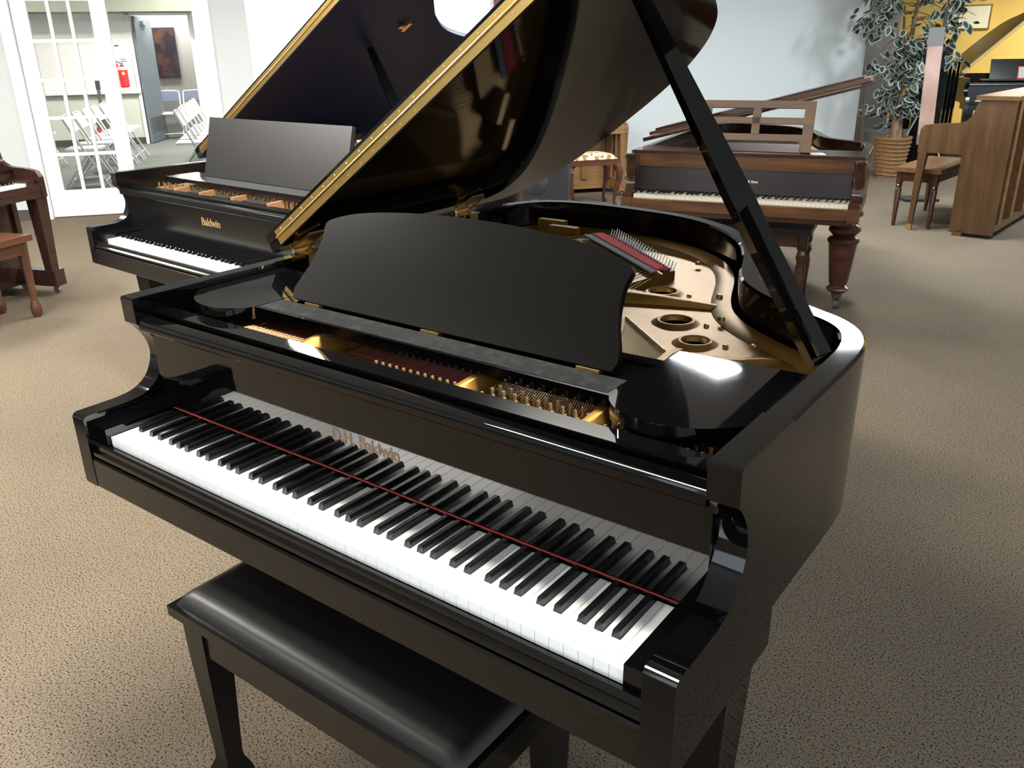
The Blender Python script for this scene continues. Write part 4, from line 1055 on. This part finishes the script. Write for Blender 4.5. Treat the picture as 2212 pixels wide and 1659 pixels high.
# ------------------------------------------------------------------ room beyond the french door
def extinguisher():
    p = W(-0.15, -7.17)
    t = thing('fire_extinguisher', 'red fire extinguisher with hose hanging on the far white wall', 'extinguisher', (p.x, p.y, 0), WROT)
    lathe('cylinder', [(0.06, 0.93), (0.074, 0.945), (0.074, 1.21), (0.066, 1.24), (0.035, 1.262), (0.025, 1.28)], 'extinguisher_red', t, 20)
    lathe('collar_band', [(0.0748, 1.205), (0.0752, 1.21), (0.067, 1.245), (0.060, 1.252)], 'chair_white', t, 20)
    lathe('label_disc', [(0.024, 0), (0.024, 0.002)], 'yellow_label', t, 14, Matrix.Translation((0.012, -0.074, 1.15)) @ Matrix.Rotation(R(90), 4, 'X'))
    boxes('valve', [(-0.02, 0.02, -0.02, 0.02, 1.275, 1.32), (-0.01, 0.09, -0.014, 0.014, 1.325, 1.345), (-0.01, 0.085, -0.012, 0.012, 1.36, 1.378)], 'steel', t, 0.003)
    tube('hose', [(-0.02, -0.01, 1.31), (-0.075, -0.02, 1.34), (-0.105, -0.02, 1.27), (-0.10, -0.02, 1.14), (-0.085, -0.02, 1.06)], 0.010, 'black_plastic', t)
    lathe('nozzle', [(0.018, -0.03), (0.011, 0.03)], 'extinguisher_red', t, 10, Matrix.Translation((-0.06, -0.06, 1.28)))
    box('bracket', -0.03, 0.03, 0.05, 0.12, 1.05, 1.20, 'steel', t)
extinguisher()
def notice():
    o = wbox('wall_notice', -0.25, -0.15, -7.3, -7.29, 1.50, 1.60, 'paper'); tag(o, 'small notice above the fire extinguisher', 'sign')
    wboxes('print', [(-0.235, -0.165, -7.29, -7.288, 1.565, 1.59)], 'base_dark', o)
notice()
def poster():
    t = thing('framed_poster', 'tall dark framed poster hanging in the passage beyond the grey door', 'poster', W(0.43, -8.63), WROT)
    box('frame', -0.19, 0.19, -0.03, 0.0, 1.03, 1.88, 'poster_frame', t, 0.006)
    box('print', -0.165, 0.165, -0.034, -0.03, 1.06, 1.85, 'poster_art', t)
poster()
def folding_chair(label, cover, group):
    t = thing('folding_chair', label, 'chair', (0, 0, 0), 0, group)
    for s in (-1, 1):
        tube('leg', [(0.26, s * 0.215, 0.0), (0.05, s * 0.215, 0.42), (-0.12, s * 0.205, 0.78), (-0.13, s * 0.19, 0.805)], 0.012, 'chair_tube', t)
        tube('leg', [(-0.24, s * 0.19, 0.0), (0.10, s * 0.19, 0.43)], 0.011, 'chair_tube', t)
    tube('top_rail', [(-0.13, -0.19, 0.805), (-0.135, 0, 0.815), (-0.13, 0.19, 0.805)], 0.012, 'chair_tube', t)
    tube('stretcher', [(0.215, -0.215, 0.09), (0.215, 0.215, 0.09)], 0.008, 'chair_tube', t)
    tube('stretcher', [(-0.18, -0.19, 0.08), (-0.18, 0.19, 0.08)], 0.008, 'chair_tube', t)
    bm = bmesh.new(); bm_prism(bm, [(-0.17, -0.19), (0.19, -0.205), (0.21, -0.19), (0.21, 0.19), (0.19, 0.205), (-0.17, 0.19)], 0.425, 0.452, 'z')
    link('seat', to_mesh('seat', bm, 0.006), 'chair_white', t, 40)
    bm = bmesh.new()
    stick(bm, (-0.052, 0, 0.635), (-0.128, 0, 0.80), 0.40, 0.016, 0.38, 0.016, (0, 1, 0))
    link('backrest', to_mesh('backrest', bm, 0.005), cover, t, 40)
    return t
def chairs():
    c0 = folding_chair('first', 'chair_white', 'white folding chairs in rows beyond the french door')
    spec = []
    names = ['nearest', 'second', 'third', 'fourth', 'fifth', 'sixth']
    for k in range(6): spec.append((1.20, -2.35 - 0.52 * k, 0.0, names[k] + ' white folding chair of the row seen in the open doorway'))
    for k in range(6): spec.append((0.02, -2.15 - 0.60 * k, 0.0, names[k] + ' white folding chair of the row seen through the french door glass'))
    for k in range(4): spec.append((-1.0, -2.6 - 0.62 * k, 0.0, names[k] + ' white folding chair of the back row behind the french door glass'))
    first = True
    for u, o_, a, lab in spec:
        c = c0 if first else dup(c0)
        first = False
        c.location = W(u, o_); c.rotation_euler = (0, 0, WROT + a); c['label'] = lab
    b0 = folding_chair('blue backed folding chair half hidden by the grey door', 'chair_blue', 'blue backed chairs under the framed poster')
    b0.location = W(0.36, -8.2); b0.rotation_euler = (0, 0, WROT - R(90))
    b1 = dup(b0); b1.location = W(0.84, -8.2); b1['label'] = 'blue backed folding chair fully visible beyond the open grey door'
chairs()
def guitar():
    t = thing('guitar', 'dark guitar leaning on a stand seen through the french door glass', 'guitar', W(-0.52, -6.75), WROT)
    M = Matrix.Translation((0, 0, 0)) @ Matrix.Rotation(R(-8), 4, 'X')
    half = smooth_path([(0, 0.06), (0.12, 0.08), (0.17, 0.18), (0.14, 0.28), (0.105, 0.34), (0.125, 0.42), (0.10, 0.49), (0.03, 0.52)], 3)
    prism('body', half + [(-x, z) for x, z in half[::-1][:-1]], -0.04, 0.04, 'y', 'base_dark', t, 0.006, M)
    box('neck', -0.025, 0.025, -0.045, -0.02, 0.45, 0.92, 'base_dark', t, 0.004, M)
    box('head', -0.035, 0.035, -0.04, -0.02, 0.92, 1.07, 'black_plastic', t, 0.004, M)
    box('pick_guard', -0.10, 0.06, -0.045, -0.04, 0.14, 0.30, 'extinguisher_red', t, 0.0, M)
    boxes('stand', [(-0.10, -0.085, -0.1, 0.16, 0.0, 0.08), (0.085, 0.10, -0.1, 0.16, 0.0, 0.08), (-0.1, 0.1, 0.10, 0.12, 0.0, 0.03)], 'black_plastic', t)
guitar()
